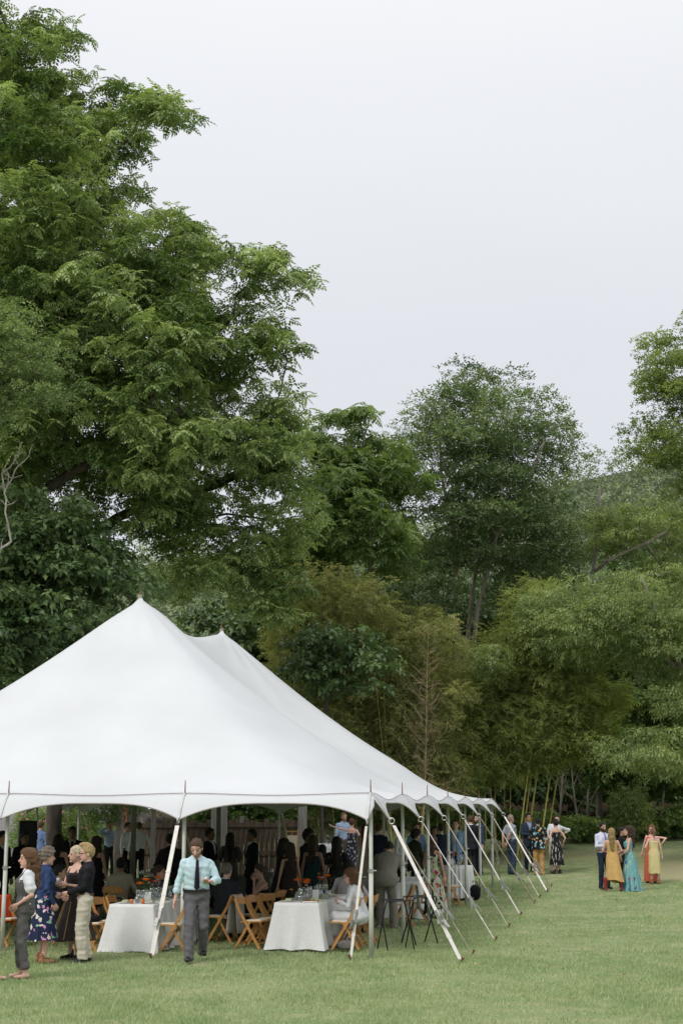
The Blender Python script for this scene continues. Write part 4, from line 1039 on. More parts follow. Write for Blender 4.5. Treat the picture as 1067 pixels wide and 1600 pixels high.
# ------------------------------------------------------------------ tables
def table(label, c, rz, w, l, h=0.745, cloth=LINEN, over=0.0, clabel=None, dark=False, floor=0.015):
    """trestle table; its cloth hangs to the grass in folds (the cloth is a thing of its own)"""
    root = thing('banquet_table', label, 'table', c, rz, 'tables under the tent')
    m = MB(); m.box((0, 0, h - .03), (w - .02, l - .02, .04)); m.build('table_top', BLACKPLASTIC, root)
    for sx in (-1, 1):
        for sy in (-1, 1):
            m = MB(); m.tube([(sx * (w / 2 - .08), sy * (l / 2 - .25), 0), (sx * (w / 2 - .08), sy * (l / 2 - .25), h - .05)], .015, 8); m.build('leg', STEEL, root)
    N = 260; per = 2 * (w + l); V = []; F = []
    cr = 0.03; rows = 16
    ph = rng.uniform(0, 6, 8)
    pts = []
    for k in range(N):
        s = per * k / N
        if s < w: p = (-w / 2 + s, -l / 2); n_ = (0, -1); cd = min(s, w - s)
        elif s < w + l: p = (w / 2, -l / 2 + s - w); n_ = (1, 0); cd = min(s - w, w + l - s)
        elif s < 2 * w + l: p = (w / 2 - (s - w - l), l / 2); n_ = (0, 1); cd = min(s - w - l, 2 * w + l - s)
        else: p = (-w / 2, l / 2 - (s - 2 * w - l)); n_ = (-1, 0); cd = min(s - 2 * w - l, per - s)
        pts.append((p, n_, cd, s))
    for r in range(rows + 1):
        f = r / rows; z = h * (1 - f) + floor * f
        for (p, n_, cd, s) in pts:
            corner = math.exp(-cd / .13)
            fold = 0.5 + 0.5 * math.sin(s * 15 + ph[0] + 1.2 * math.sin(s * 2.3 + ph[1]))
            o = 0.012 + f * (0.03 + 0.11 * fold ** 2.5 * (1 - corner)) + f ** 1.2 * corner * 0.17 + (0.02 * f ** 8 * math.sin(s * 30))
            d = np.array(n_, float)
            if corner > .02:
                dg = np.array([np.sign(p[0]), np.sign(p[1])]) / 1.414; d = d * (1 - corner) + dg * corner
            zz = z + (0.03 * abs(math.sin(s * 5 + ph[2])) * (1 - corner) if r == rows else 0)
            V.append((p[0] + d[0] * o, p[1] + d[1] * o, zz + (0.004 if r == 0 else 0)))
    for r in range(rows):
        for k in range(N):
            k2 = (k + 1) % N; F.append((r * N + k, r * N + k2, (r + 1) * N + k2, (r + 1) * N + k)[::-1])
    F.append(tuple(range(N)))
    o = mesh('tablecloth', V, F, cloth, None, True)
    sh = o.data.polygons[len(o.data.polygons) - 1]; sh.use_smooth = False
    o.location = root.location; o.rotation_euler = (0, 0, rz)
    tag(o, clabel, 'tablecloth', 'cloths on the tables')
    return root
def round_table(label, clabel, c, r, h, pleats=26):
    root = thing('cocktail_table', label, 'table', c, 0, 'tables under the tent')
    m = MB(); m.lathe([(r - .02, h - .03), (r - .02, h - .005)], 32); m.build('table_top', BLACKPLASTIC, root)
    m = MB(); m.tube([(0, 0, 0), (0, 0, h - .03)], .03, 8); m.build('stem', STEEL, root)
    m = MB(); m.lathe([(.3, 0), (.28, .03), (.04, .05)], 20); m.build('base', STEEL, root)
    N = pleats * 8; V = []; F = []
    for k in range(N): a = 2 * math.pi * k / N; V.append((r * math.cos(a), r * math.sin(a), h + .004))
    rows = 8
    for q in range(1, rows + 1):
        f = q / rows
        for k in range(N):
            a = 2 * math.pi * k / N; rr = r + .012 + f * .05 + .035 * f ** .6 * math.sin(pleats * a + .8 * math.sin(3 * a))
            V.append((rr * math.cos(a), rr * math.sin(a), h * (1 - f) + .03 * f + (.03 * abs(math.sin(4 * a)) if q == rows else 0)))
    for q in range(rows):
        for k in range(N): k2 = (k + 1) % N; F.append((q * N + k2, q * N + k, (q + 1) * N + k, (q + 1) * N + k2))
    F.append(tuple(range(N)))
    o = mesh('tablecloth', V, F, LINEN, None, True); o.location = root.location
    tag(o, clabel, 'tablecloth', 'cloths on the tables'); return root
RZ = -YAW
def along(c, dx, dy):
    return np.array([c[0] + dx * math.cos(RZ) - dy * math.sin(RZ), c[1] + dx * math.sin(RZ) + dy * math.cos(RZ), c[2]])
T1 = along(gp(204, 24.0), 0, 1.22); T2 = along(gp(463, 24.4), 0, 1.22); T3 = along(gp(645, 31.0), -.25, 1.2)
T5 = along(gp(212, 31.2), 0, 1.0); T7 = along(gp(392, 33.5), 0, 1.0); T8 = along(gp(610, 30.5), -1.2, 1.0); T9 = along(gp(60, 31), 0, 1.0)
T10 = along(gp(470, 33), .2, 1.)
table('banquet table behind the woman in black shirt group', T1, RZ, .72, 2.44, clabel='white linen cloth under the flowers left of the walking man')
table('banquet table beside the seated woman in white', T2, RZ, .72, 2.44, clabel='white linen cloth under the red book and orange flowers')
table('banquet table behind the bent man in the grey suit', T3, RZ, .75, 2.2, clabel='white cloth beyond the bent man in the grey suit')
GREYCLOTH = mat('grey_linen', (.16, .165, .14), .85, .06, 30)  # darker grey-olive linen, used on the tables deeper in
table('banquet table deep in the tent by the center pole', T5, RZ, .9, 2.2, clabel='grey cloth deep in the tent by the front center pole', floor=.03, cloth=GREYCLOTH)
table('banquet table deep in the tent before the plank fence', T7, RZ, .9, 2.2, clabel='grey cloth before the plank fence', floor=.03, cloth=GREYCLOTH)
table('banquet table deep in the tent behind the bent man', T8, RZ, .75, 2.2, clabel='grey cloth behind the seated man in the striped shirt', floor=.03, cloth=GREYCLOTH)
table('banquet table deep in the tent behind the loudspeaker group', T9, RZ, .75, 2.2, clabel='grey cloth behind the woman in the navy cardigan', floor=.03, cloth=GREYCLOTH)
RT = gp(713, 37.5); round_table('round table at the side of the tent near the black bag', 'pleated white cloth on the round table at the tent side', RT, .40, .82)
RT2 = gp(512, 45.0); round_table('round table outside before the concrete wall', 'white cloth on the round table before the concrete wall', RT2, .42, 1.02, 14)

# ------------------------------------------------------------------ folding chairs
def make_chair():
    t = thing('folding_chair', 'x', 'chair', (0, 0, 0), 0, 'wooden folding chairs')
    for s in (-1, 1):
        x = s * .205
        m = MB(); m.bar((x, -.21, .012), (x, .165, .62), .024, .045, up=(0, 1, .6)); m.bar((x, .165, .62), (x, .235, .80), .024, .043, up=(0, 1, .4)); m.build('front_leg', CHAIRWOOD, t)
        x2 = s * .175
        m = MB(); m.bar((x2, .235, .012), (x2, -.02, .43), .022, .04, up=(0, 1, -.6)); m.build('rear_leg', CHAIRWOOD, t)
    m = MB(); m.box((0, -.045, .435), (.37, .37, .022), rotx(-.05)); st = m.build('seat', CHAIRWOOD, t)
    m = MB(); m.box((0, -.045, .452), (.31, .31, .02), rotx(-.05), taper=.9); m.build('seat_pad', mat('ivory_pad', (.62, .57, .47), .7), st)
    N = 9
    for (z, hh, y0) in ((.745, .105, .218),):
        V = []; F = []
        for i in range(N):
            f = i / (N - 1) * 2 - 1; x = f * .195; y = y0 + .03 * (1 - f * f)
            for (yy, zz) in ((y - .009, z - hh / 2), (y + .009, z - hh / 2), (y + .012 + .02, z + hh / 2 + .02 * (1 - f * f)), (y - .009 + .02, z + hh / 2 + .02 * (1 - f * f))): V.append((x, yy, zz))
        for i in range(N - 1):
            a = i * 4
            for k in range(4): F.append((a + k, a + (k + 1) % 4, a + 4 + (k + 1) % 4, a + 4 + k))
        F += [(3, 2, 1, 0), (N * 4 - 4, N * 4 - 3, N * 4 - 2, N * 4 - 1)]
        mesh('back_slat', V, F, CHAIRWOOD, t)
    for (y, z) in ((-.165, .085), ):
        m = MB(); m.bar((-.2, y, z), (.2, y, z), .035, .018); m.build('front_rung', CHAIRWOOD, t)
    m = MB(); m.bar((-.17, .19, .085), (.17, .19, .085), .035, .018); m.build('rear_rung', CHAIRWOOD, t)
    return t
_chair0 = []
def chair(label, loc, head):
    if not _chair0: c = make_chair(); _chair0.append(c)
    else:
        c = copy_tree(_chair0[0])
    c['label'] = label; c.location = [float(v) for v in loc]; c.rotation_euler = (0, 0, R(head) + RZ)
    return c
chair('wooden folding chair with a black bag on its seat', along(T1, -.72, -1.12), 88)
chair('wooden folding chair pushed in beside the flowered table, second from the black bag', along(T1, -.62, -.55), 84)
chair('wooden folding chair at the flowered table, third from the black bag', along(T1, -.60, .05), 92)
chair('wooden folding chair standing between wide white strap and walking man', along(T1, .66, -1.0), -86)
chair('wooden folding chair with a white jacket hung behind the walking man', along(T1, .95, .75), -97)
chair('wooden folding chair under the grey haired man in the dark jacket', along(T1, 1.45, 1.15), -112)
chair('wooden folding chair at the red book table, nearest the cloth hem', along(T2, -.80, -.95), 82)
chair('wooden folding chair at the red book table, middle one of three', along(T2, -.74, -.42), 85)
chair('wooden folding chair at the red book table, deepest of three', along(T2, -.70, .12), 90)
chair('empty wooden folding chair beside the seated woman in white', along(T2, .72, -.85), -80)
chair('wooden folding chair under the seated woman in white', along(T2, .72, -.32), -92)
chair('wooden folding chair between the seated woman and the bent man', along(T2, .80, .30), -88)
chair('wooden folding chair in front of the navy jacket behind the tray stands', along(gp(628, 29.0), 0, 0), -75)
chair('wooden folding chair with a dark jacket behind the tray stands', along(gp(652, 29.6), 0, 0), -85)
chair('wooden folding chair at the round table beside the floral dress', gp(703, 35.2), 120)
chair('wooden folding chair draped with orange cloth', gp(12, 25.2), 70)
chair('wooden folding chair under the man in the tan shirt', gp(185, 28.3), 170)
chair('wooden folding chair under the woman with bare shoulders', gp(420, 27.0), -100)
chair('wooden folding chair under the man in the striped shirt', along(T2, .25, 2.0), 178)
chair('shaded wooden folding chair under the seated man in the black suit', gp(92, 25.6), 150)

# ------------------------------------------------------------------ tray stands
def tray_stand(label, loc, head):
    t = thing('tray_stand', label, 'stand', loc, R(head), 'folding tray stands')
    for s in (-1, 1):
        w = .25 if s > 0 else .235; y0, y1 = s * .19, -s * .17; H = .78
        p = [(-w, y0, .0), (-w, y1 * .85, H * .93)]
        a = np.linspace(0, np.pi / 2, 5)
        pts = [np.array([-w, y0, 0.01])] + [np.array([-w, y0 + (y1 - y0) * .9, H * .90])]
        pts += [np.array([-w + .05 * (1 - math.cos(q)) , y1 - (y1 - (y0 + (y1 - y0) * .9)) * (1 - math.sin(q)), H * .90 + (H * .1) * math.sin(q)]) for q in a[1:]]
        pts += [np.array([-p_[0], p_[1], p_[2]]) for p_ in pts[::-1]]
        m = MB(); m.tube(pts, .0115, 8); m.build('tube_frame', BLACKMETAL, t, True)
    for x in (-.12, .12):
        m = MB(); m.box((x, 0, .772), (.045, .34, .004)); m.build('strap', BLACKPLASTIC, t)
tray_stand('black folding tray stand closer to the tent corner pole', gp(619, 24.6), 22)
tray_stand('black folding tray stand touching the first one', gp(656, 25.6), 35)

# ------------------------------------------------------------------ table ware
_ware = {}
def ware(kind, fn, m, label, cat, loc, rz=0, group=None, smooth=True):
    if kind not in _ware:
        b_ = MB(); fn(b_); o = b_.build(kind, m, None, smooth); _ware[kind] = o.data
    else: o = link(kind, _ware[kind])
    o.location = [float(v) for v in loc]; o.rotation_euler = (0, 0, rz); return tag(o, label, cat, group)
def f_wine(b): b.lathe([(.034, 0), (.034, .003), (.005, .008), (.005, .085), (.025, .10), (.038, .135), (.036, .185), (.031, .205), (.0295, .205), (.0345, .183), (.036, .135), (.022, .104), (.001, .098)], 14)
def f_tumbler(b): b.lathe([(.03, 0), (.036, .11), (.034, .11), (.029, .008), (.001, .006)], 14)
def f_plate(b): b.lathe([(.07, 0), (.13, .012), (.132, .016), (.128, .017), (.08, .007), (.001, .006)], 24)
def f_vase(b): b.lathe([(.028, 0), (.036, .04), (.03, .09), (.018, .12), (.02, .14), (.018, .14), (.016, .12), (.028, .09), (.033, .04), (.001, .006)], 14)
def f_napkin(b): b.box((0, 0, .012), (.10, .19, .018)); b.box((0, .02, .027), (.09, .13, .012))
def f_tealight(b): b.lathe([(.026, 0), (.03, .072), (.028, .072), (.024, .03), (.001, .03)], 12)
CERAMIC = mat('white_ceramic', (.75, .75, .72), .25, .03, 5, spec=.5); NAPKIN = mat('sage_napkin', (.42, .45, .30), .85, .15, 8)
STEM = mat('flower_stem', (.07, .13, .03), .6, .3, 9)
PET = {'orange': mat('orange_petal', (.80, .21, .015), .55, .2, 30), 'coral': mat('coral_petal', (.78, .10, .06), .55, .2, 30), 'yellow': mat('yellow_petal', (.78, .47, .05), .55, .2, 30),
       'lilac': mat('lilac_petal', (.62, .50, .66), .55, .2, 30), 'white': mat('white_petal', (.75, .73, .70), .55, .1, 30), 'magenta': mat('magenta_petal', (.55, .03, .12), .55, .2, 30)}
def flower(loc, hgt, colr, label, group, size=.04, lean=(0, 0)):
    t = thing('cut_flower', label, 'flower', loc, rng.uniform(0, 6), group)
    top = np.array([lean[0], lean[1], hgt])
    b = MB(); b.tube([(0, 0, .03), top * np.array([.35, .35, .55]), top], [.0035, .003, .003], 5); b.build('stem', STEM, t)
    b = MB()
    for ring_, (n_, rr, tilt_) in enumerate(((7, 1.0, .25), (6, .75, .7), (5, .45, 1.1))):
        for k in range(n_):
            a = 2 * math.pi * k / n_ + ring_; d = np.array([math.cos(a) * math.cos(tilt_), math.sin(a) * math.cos(tilt_), math.sin(tilt_)]); sd2 = np.array([-math.sin(a), math.cos(a), 0]); s = size * rr
            q = top + d * s; b.add([top, top + d * s * .6 + sd2 * s * .45, q + [0, 0, s * .2], top + d * s * .6 - sd2 * s * .45], [(0, 1, 2, 3)])
    b.build('blossom', PET[colr], t)
    b = MB()
    for k in range(3):
        a = rng.uniform(0, 6); p0 = top * .6; d = np.array([math.cos(a), math.sin(a), .3]) * .05; s2 = np.array([-d[1], d[0], 0]) * .3
        b.add([p0, p0 + d * .5 + s2, p0 + d, p0 + d * .5 - s2], [(0, 1, 2, 3)])
    b.build('leaf', STEM, t)
def bouquet(c, z, spec, label, group, spread=.16):
    for k, (colr, h, sz) in enumerate(spec):
        dx, dy = rng.uniform(-spread, spread), rng.uniform(-spread, spread)
        q = along(c, dx, dy); q[2] = z
        ware('bud_vase', f_vase, GLASS, label.replace('FLOWER', 'glass bud vase'), 'vase', q, 0, group + ' vases')
        flower(q, h, colr, label.replace('FLOWER', colr + ' cut flower'), group, sz, (rng.normal(0, .03), rng.normal(0, .03)))
def setting(T, rows, dark, who, zt=.749):
    for (dx, dy) in rows:
        q = along(T, dx, dy); q[2] = T[2] + zt
        ware('plate', f_plate, CERAMIC, 'white dinner plate on ' + who, 'plate', q, 0, 'plates on ' + who)
        n_ = q + [0, 0, .019]
        o = ware('napkin', f_napkin, NAPKIN, 'folded sage napkin on a plate on ' + who, 'napkin', n_, rng.uniform(-.3, .3), 'napkins on ' + who, False)
        s = 1 if dx < 0 else -1
        for kx, ky, kd in ((.17, .12, 'w'), (.20, -.02, 't'), (.14, .20, 'w')):
            p = along(T, dx + s * kx, dy + ky + rng.normal(0, .02)); p[2] = T[2] + zt
            if kd == 'w': ware('wine_glass', f_wine, GLASS, 'clear wine glass on ' + who, 'glass', p, 0, 'wine glasses on ' + who)
            else: ware('tumbler', f_tumbler, GLASS, 'clear water tumbler on ' + who, 'glass', p, 0, 'tumblers on ' + who)
W1, W2, W3 = 'the flowered table left of the walking man', 'the table with the red book', 'the round table at the tent side'
setting(T1, [(-.2, -.95), (.2, -.9), (-.2, -.25), (.2, -.2), (-.2, .45), (.2, .5)], False, W1)
setting(T2, [(-.2, -.95), (.2, -.75), (-.2, -.25), (.2, -.05), (-.2, .45), (.2, .55)], False, W2)
bouquet(along(T1, 0, -.35), T1[2] + .749, [('orange', .33, .072), ('orange', .26, .072), ('yellow', .30, .03), ('lilac', .24, .035), ('coral', .34, .045), ('coral', .30, .04)], 'FLOWER on the flowered table left of the walking man', 'flowers left of the walking man', .22)
bouquet(along(T1, .05, .25), T1[2] + .749, [('orange', .34, .072), ('white', .25, .03), ('magenta', .36, .04), ('yellow', .22, .03), ('coral', .28, .04)], 'FLOWER further back on the flowered table left of the walking man', 'far flowers left of the walking man', .24)
bouquet(along(T2, -.02, -.55), T2[2] + .749, [('orange', .31, .078), ('orange', .27, .078), ('yellow', .17, .035), ('lilac', .24, .035), ('lilac', .20, .03)], 'FLOWER close to the red book', 'flowers close to the red book', .16)
bouquet(along(T2, .12, .1), T2[2] + .749, [('orange', .36, .078), ('orange', .28, .078), ('white', .33, .04), ('coral', .34, .05), ('coral', .30, .045), ('yellow', .4, .03)], 'FLOWER behind the red book', 'flowers behind the red book', .18)
bouquet(along(RT, 0, 0), RT[2] + .826, [('orange', .30, .07), ('orange', .24, .07), ('white', .2, .05), ('coral', .22, .035)], 'FLOWER on the round table at the tent side', 'flowers on the round table at the tent side', .15)
bouquet(along(RT2, .1, 0), RT2[2] + 1.026, [('orange', .28, .05), ('yellow', .22, .05), ('white', .2, .04)], 'FLOWER on the round table before the concrete wall', 'flowers before the concrete wall', .18)
bouquet(along(T8, 0, -.3), T8[2] + .749, [('coral', .34, .06), ('orange', .3, .06), ('magenta', .36, .06), ('coral', .3, .05)], 'FLOWER on the shaded table behind the striped shirt', 'flowers behind the striped shirt', .2)
bouquet(along(T7, 0, .2), T7[2] + .749, [('magenta', .38, .06), ('white', .28, .05), ('white', .2, .05), ('orange', .4, .05)], 'FLOWER on the shaded table before the plank fence', 'flowers before the plank fence', .25)
for T, who, k in ((T5, 'the shaded table by the front center pole', 5), (T7, 'the shaded table before the plank fence', 8), (T8, 'the shaded table behind the striped shirt', 5), (T3, 'the table beyond the bent man', 5)):
    for i in range(k):
        p = along(T, rng.uniform(-.3, .3), rng.uniform(-.9, .5)); p[2] = T[2] + .749
        ware('wine_glass', f_wine, GLASS, 'clear wine glass on ' + who, 'glass', p, 0, 'wine glasses on ' + who)
for i in range(4):
    a = i * 1.6 + .4; p = RT + np.array([.25 * math.cos(a), .25 * math.sin(a), .826]); ware('wine_glass', f_wine, GLASS, 'clear wine glass on ' + W3, 'glass', p, 0, 'wine glasses on ' + W3)
# red book with a pale flower spray, cards, tealights, bottle
q = along(T2, .2, -1.08); q[2] = T2[2] + .75; t = thing('book', 'dark red book lying near the table edge', 'book', q, RZ + .05)
b = MB(); b.box((0, 0, .014), (.25, .17, .026)); b.build('cover', mat('red_cover', (.30, .035, .03), .6), t); b = MB(); b.box((.004, -.002, .014), (.246, .176, .018)); b.build('pages', CERAMIC, t)
P = np.array([q + [rng.uniform(-.12, .12), rng.uniform(-.05, .1), .035] for _ in range(12)])
V, F, T_ = instance(TWIG_SMALL, P - q, rng.uniform(-.6, .6, 12), rng.uniform(-.1, .3, 12), rng.normal(0, .3, 12), rng.uniform(.3, .5, 12), np.full(12, .7))
o = mesh('leaf_spray', V, F, leaf_mat('pale_leaf', (.25, .30, .14), (.48, .5, .3), .2), attr={'tint': T_}); o.location = q + [0, 0, .0]; tag(o, 'pale green leaf spray lying on the red book', 'foliage')
for (T, dx, dy, lb) in ((T2, .12, -.35, 'upright white card among the glasses behind the red book'), (T1, .05, -.6, 'upright white card on the flowered table'), (RT, -.1, -.1, 'upright white card on the round table')):
    p = along(T, dx, dy); p[2] = T[2] + (.75 if T is not RT else .827); t = thing('table_card', lb, 'card', p, RZ + .2)
    b = MB(); b.box((0, 0, .085), (.11, .006, .15), rotx(-.12)); b.build('card', CERAMIC, t); b = MB(); b.box((0, 0, .006), (.06, .05, .012)); b.build('holder', CHAIRWOOD, t)
p = along(T1, .1, -1.05); p[2] = T1[2] + .749
for k, (dx, c_) in enumerate(((-.06, 0), (.12, 1))):
    p = along(T1, dx, -1.06 + .03 * k); p[2] = T1[2] + .749
    ware('tealight', f_tealight, [mat('amber_glass', (.50, .13, .02), .2, .1, 5, spec=.5), CERAMIC][c_] if False else mat('amber_glass', (.55, .14, .02), .2, .1, 5, spec=.5), 'small amber tealight cup at the edge of the flowered table', 'candle', p, 0, 'amber tealights')
p = RT2 + np.array([.02, -.1, 1.026]); ware('wine_bottle', lambda b: b.lathe([(.037, 0), (.038, .19), (.014, .24), (.014, .30), (.001, .30)], 14), mat('dark_glass', (.02, .015, .01), .1, .1, 5, spec=.6), 'dark wine bottle on the round table before the wall', 'bottle', p)

# ------------------------------------------------------------------ loose things
def soft(name, label, cat, loc, size, m, rz=0., seed=0):
    """a slumped cloth bag / jacket bundle"""
    r2 = np.random.default_rng(seed); N, M = 20, 12; V = []; F = []; ph = r2.uniform(0, 6, 6)
    for i in range(M + 1):
        th = math.pi * i / M
        for k in range(N):
            a = 2 * math.pi * k / N; rr = 1 + .10 * math.sin(3 * a + ph[0] + 2 * th) + .07 * math.sin(5 * a + ph[1]) + .05 * math.sin(9 * a + 4 * th)
            sq = lambda v: np.sign(v) * abs(v) ** .7
            V.append((size[0] / 2 * rr * sq(math.cos(a)) * math.sin(th) ** .6, size[1] / 2 * rr * sq(math.sin(a)) * math.sin(th) ** .6, size[2] / 2 + size[2] / 2 * sq(math.cos(th)) * (1 + .05 * math.sin(4 * a + ph[2]))))
    for i in range(M):
        for k in range(N): k2 = (k + 1) % N; F.append((i * N + k, (i + 1) * N + k, (i + 1) * N + k2, i * N + k2))
    t = thing(name, label, cat, loc, rz); mesh('body', V, F, m, t, True)
    b_ = MB(); a = np.linspace(0, np.pi, 9); b_.tube(np.stack([size[0] * .3 * np.cos(a), 0 * a, size[2] * .93 + size[2] * .35 * np.sin(a)], 1), .008, 6); b_.build('strap', m, t)
    return t
soft('handbag', 'black cloth bag lying on a folding chair seat', 'bag', along(T1, -.72, -1.14) + np.array([0, 0, .465]), (.36, .26, .11), fab((.012, .012, .014)), .4, 1)
soft('handbag', 'grey cloth bag on the grass under the folding chair', 'bag', along(T2, .78, -.98) + np.array([0, 0, .01]), (.30, .2, .15), fab((.16, .145, .14)), .3, 2)
soft('backpack', 'small black backpack beside the round table cloth', 'bag', gp(738, 37.3) + np.array([.05, 0, 0]), (.28, .24, .36), fab((.01, .01, .011)), .2, 3)
def draped(label, loc, rz, m, w, h, t_=.03):
    """cloth hung over a chair back"""
    o = thing('draped_cloth', label, 'cloth', loc, rz); V = []; F = []; NX, NZ = 14, 22
    for i in range(NX):
        for j in range(NZ):
            f = j / (NZ - 1) * 2 - 1; x = (i / (NX - 1) - .5) * w * (1 + .1 * abs(f)); z = -abs(f) ** 1.1 * h; y = t_ * np.sign(f) * min(1, abs(f) * 8) + .018 * math.sin(i * 1.3 + j * .2) * abs(f) + f * .05
            V.append((x, y, z))
    for i in range(NX - 1):
        for j in range(NZ - 1): F.append((i * NZ + j, (i + 1) * NZ + j, (i + 1) * NZ + j + 1, i * NZ + j + 1))
    me = mesh('folds', V, F, m, o, True); md = me.modifiers.new('thickness', 'SOLIDIFY'); md.thickness = .008
def over_chair(label, cl, m, w, h):
    c = [o for o in bpy.data.objects if o.get('label') == cl][0]; a = c.rotation_euler.z
    p = np.array(c.location) + rotz(a) @ np.array([0, .245, .835]); draped(label, p, a, m, w, h, .045)
over_chair('orange red cloth hung over a folding chair', 'wooden folding chair draped with orange cloth', fab((.75, .09, .03)), .5, .48)
over_chair('white jacket hung over the chair behind the walking man', 'wooden folding chair with a white jacket hung behind the walking man', fab((.60, .58, .54)), .36, .66)
over_chair('dark jacket hung over the chair behind the tray stands', 'wooden folding chair with a dark jacket behind the tray stands', fab((.012, .014, .02)), .44, .62)
over_chair('white shawl hung over the chair by the bent man', 'wooden folding chair in front of the navy jacket behind the tray stands', fab((.62, .62, .60)), .38, .5)
# loudspeaker on its tripod
f_ = gp(39, 36); sp = thing('loudspeaker', 'tall black loudspeaker raised on a stand at the far side of the tent', 'speaker', f_ + np.array([0, 0, 1.18]), .3)
b = MB(); b.box((0, 0, .38), (.42, .38, .76), None, .96); b.build('cabinet', BLACKPLASTIC, sp); b = MB(); b.box((0, -.195, .40), (.36, .012, .66)); b.build('grille', BLACKMETAL, sp)
b = MB(); b.tube([(.215, 0, .3), (.235, 0, .33), (.235, 0, .45), (.215, 0, .48)], .012, 6); b.build('handle', BLACKMETAL, sp)
stnd = thing('speaker_stand', 'black tripod stand under the loudspeaker', 'stand', f_)
b = MB(); b.tube([(0, 0, .25), (0, 0, 1.18)], .02, 8); b.build('pole', BLACKMETAL, stnd)
for k in range(3):
    a = k * 2.09 + .3; b = MB(); b.tube([(0, 0, .75), (.5 * math.cos(a), .5 * math.sin(a), .015)], .013, 6); b.build('leg', BLACKMETAL, stnd)
# display frame by the fence
f_ = gp(456, 44); t = thing('display_easel', 'pale wooden easel frame with a cream board by the plank fence', 'easel', f_, .1)
for s in (-1, 1):
    b = MB(); b.bar((s * .19, 0, 0), (s * .17, .05, 1.48), .04, .03); b.build('leg', CHAIRWOOD, t)
b = MB(); b.bar((0, .5, 0), (0, .06, 1.4), .04, .03); b.build('rear_leg', CHAIRWOOD, t)
b = MB(); b.bar((-.18, .05, 1.44), (.18, .05, 1.44), .07, .03); b.build('top_rail', CHAIRWOOD, t)
b = MB(); b.box((0, .02, 1.02), (.31, .02, .62), rotx(-.03)); b.build('board', mat('cream_board', (.62, .56, .44), .7), t)
# ------------------------------------------------------------------ people
def surfnets(Fv, org, h):
    """surface nets: closed smooth quads where the field crosses zero"""
    S = Fv < 0; nx, ny, nz = Fv.shape
    cnt = np.zeros((nx - 1, ny - 1, nz - 1), int)
    for dx in (0, 1):
        for dy in (0, 1):
            for dz in (0, 1): cnt += S[dx:nx - 1 + dx, dy:ny - 1 + dy, dz:nz - 1 + dz]
    act = (cnt > 0) & (cnt < 8); ijk = np.argwhere(act)
    idx = -np.ones(act.shape, int); idx[act] = np.arange(len(ijk))
    acc = np.zeros((len(ijk), 3)); num = np.zeros(len(ijk))
    cor = [(a, b, c) for a in (0, 1) for b in (0, 1) for c in (0, 1)]
    val = {c: Fv[ijk[:, 0] + c[0], ijk[:, 1] + c[1], ijk[:, 2] + c[2]] for c in cor}
    for c in cor:
        for ax in range(3):
            if c[ax]: continue
            c2 = list(c); c2[ax] = 1; c2 = tuple(c2); a, b = val[c], val[c2]; x = (a < 0) != (b < 0)
            t = np.where(x, a / np.where(x, a - b, 1), 0); p = np.tile(np.array(c, float), (len(ijk), 1)); p[:, ax] = t
            acc[x] += p[x]; num[x] += 1
    V = (ijk + acc / num[:, None]) * h + org
    Q = []
    for ax in range(3):
        o1, o2 = [a for a in range(3) if a != ax]
        sl0 = [slice(None)] * 3; sl1 = [slice(None)] * 3; sl0[ax] = slice(0, -1); sl1[ax] = slice(1, None)
        for sl in (sl0, sl1): sl[o1] = slice(1, -1); sl[o2] = slice(1, -1)
        A, B = S[tuple(sl0)], S[tuple(sl1)]
        for flip, mask in ((False, A & ~B), (True, ~A & B)):
            e = np.argwhere(mask)
            if not len(e): continue
            c = e.copy(); c[:, o1] += 1; c[:, o2] += 1
            def g(d1, d2): q = c.copy(); q[:, o1] += d1; q[:, o2] += d2; return idx[q[:, 0], q[:, 1], q[:, 2]]
            q = np.stack([g(-1, -1), g(0, -1), g(0, 0), g(-1, 0)], 1)
            Q.append(q[:, ::-1] if (flip ^ (ax == 1)) else q)
    return V, np.concatenate(Q)
def capsule(P, a, b, ra, rb):
    a = np.asarray(a, float); b = np.asarray(b, float); ba = b - a; t = np.clip(((P - a) @ ba) / (ba @ ba + 1e-12), 0, 1)
    return np.linalg.norm(P - a - t[..., None] * ba, axis=-1) - (ra + (rb - ra) * t)
def ellip(P, c, r, M=None):
    q = P - np.asarray(c)
    if M is not None: q = q @ M
    k = q / np.asarray(r); return (np.linalg.norm(k, axis=-1) - 1) * min(r)
def stack(P, O, M, sec, z0=None, z1=None):
    """stacked ellipses along the torso axis; sec rows: z, half width, half depth, y offset"""
    q = (P - O) @ M; s = np.asarray(sec); z = q[..., 2]
    a = np.interp(z, s[:, 0], s[:, 1]); b = np.interp(z, s[:, 0], s[:, 2]); yo = np.interp(z, s[:, 0], s[:, 3])
    d = (np.sqrt((q[..., 0] / a) ** 2 + ((q[..., 1] - yo) / b) ** 2) - 1) * np.minimum(a, b)
    return np.maximum(d, np.maximum((s[0, 0] if z0 is None else z0) - z, z - (s[-1, 0] if z1 is None else z1)))
def smin(a, b, k):
    h = np.clip(.5 + .5 * (b - a) / k, 0, 1); return b * (1 - h) + a * h - k * h * (1 - h)
def polygonise(fn, lo, hi, vox):
    lo = np.asarray(lo) - 2 * vox; hi = np.asarray(hi) + 2 * vox
    n = np.ceil((hi - lo) / vox).astype(int) + 1
    g = np.stack(np.meshgrid(*[lo[k] + vox * np.arange(n[k]) for k in range(3)], indexing='ij'), -1)
    return surfnets(fn(g), lo, vox)
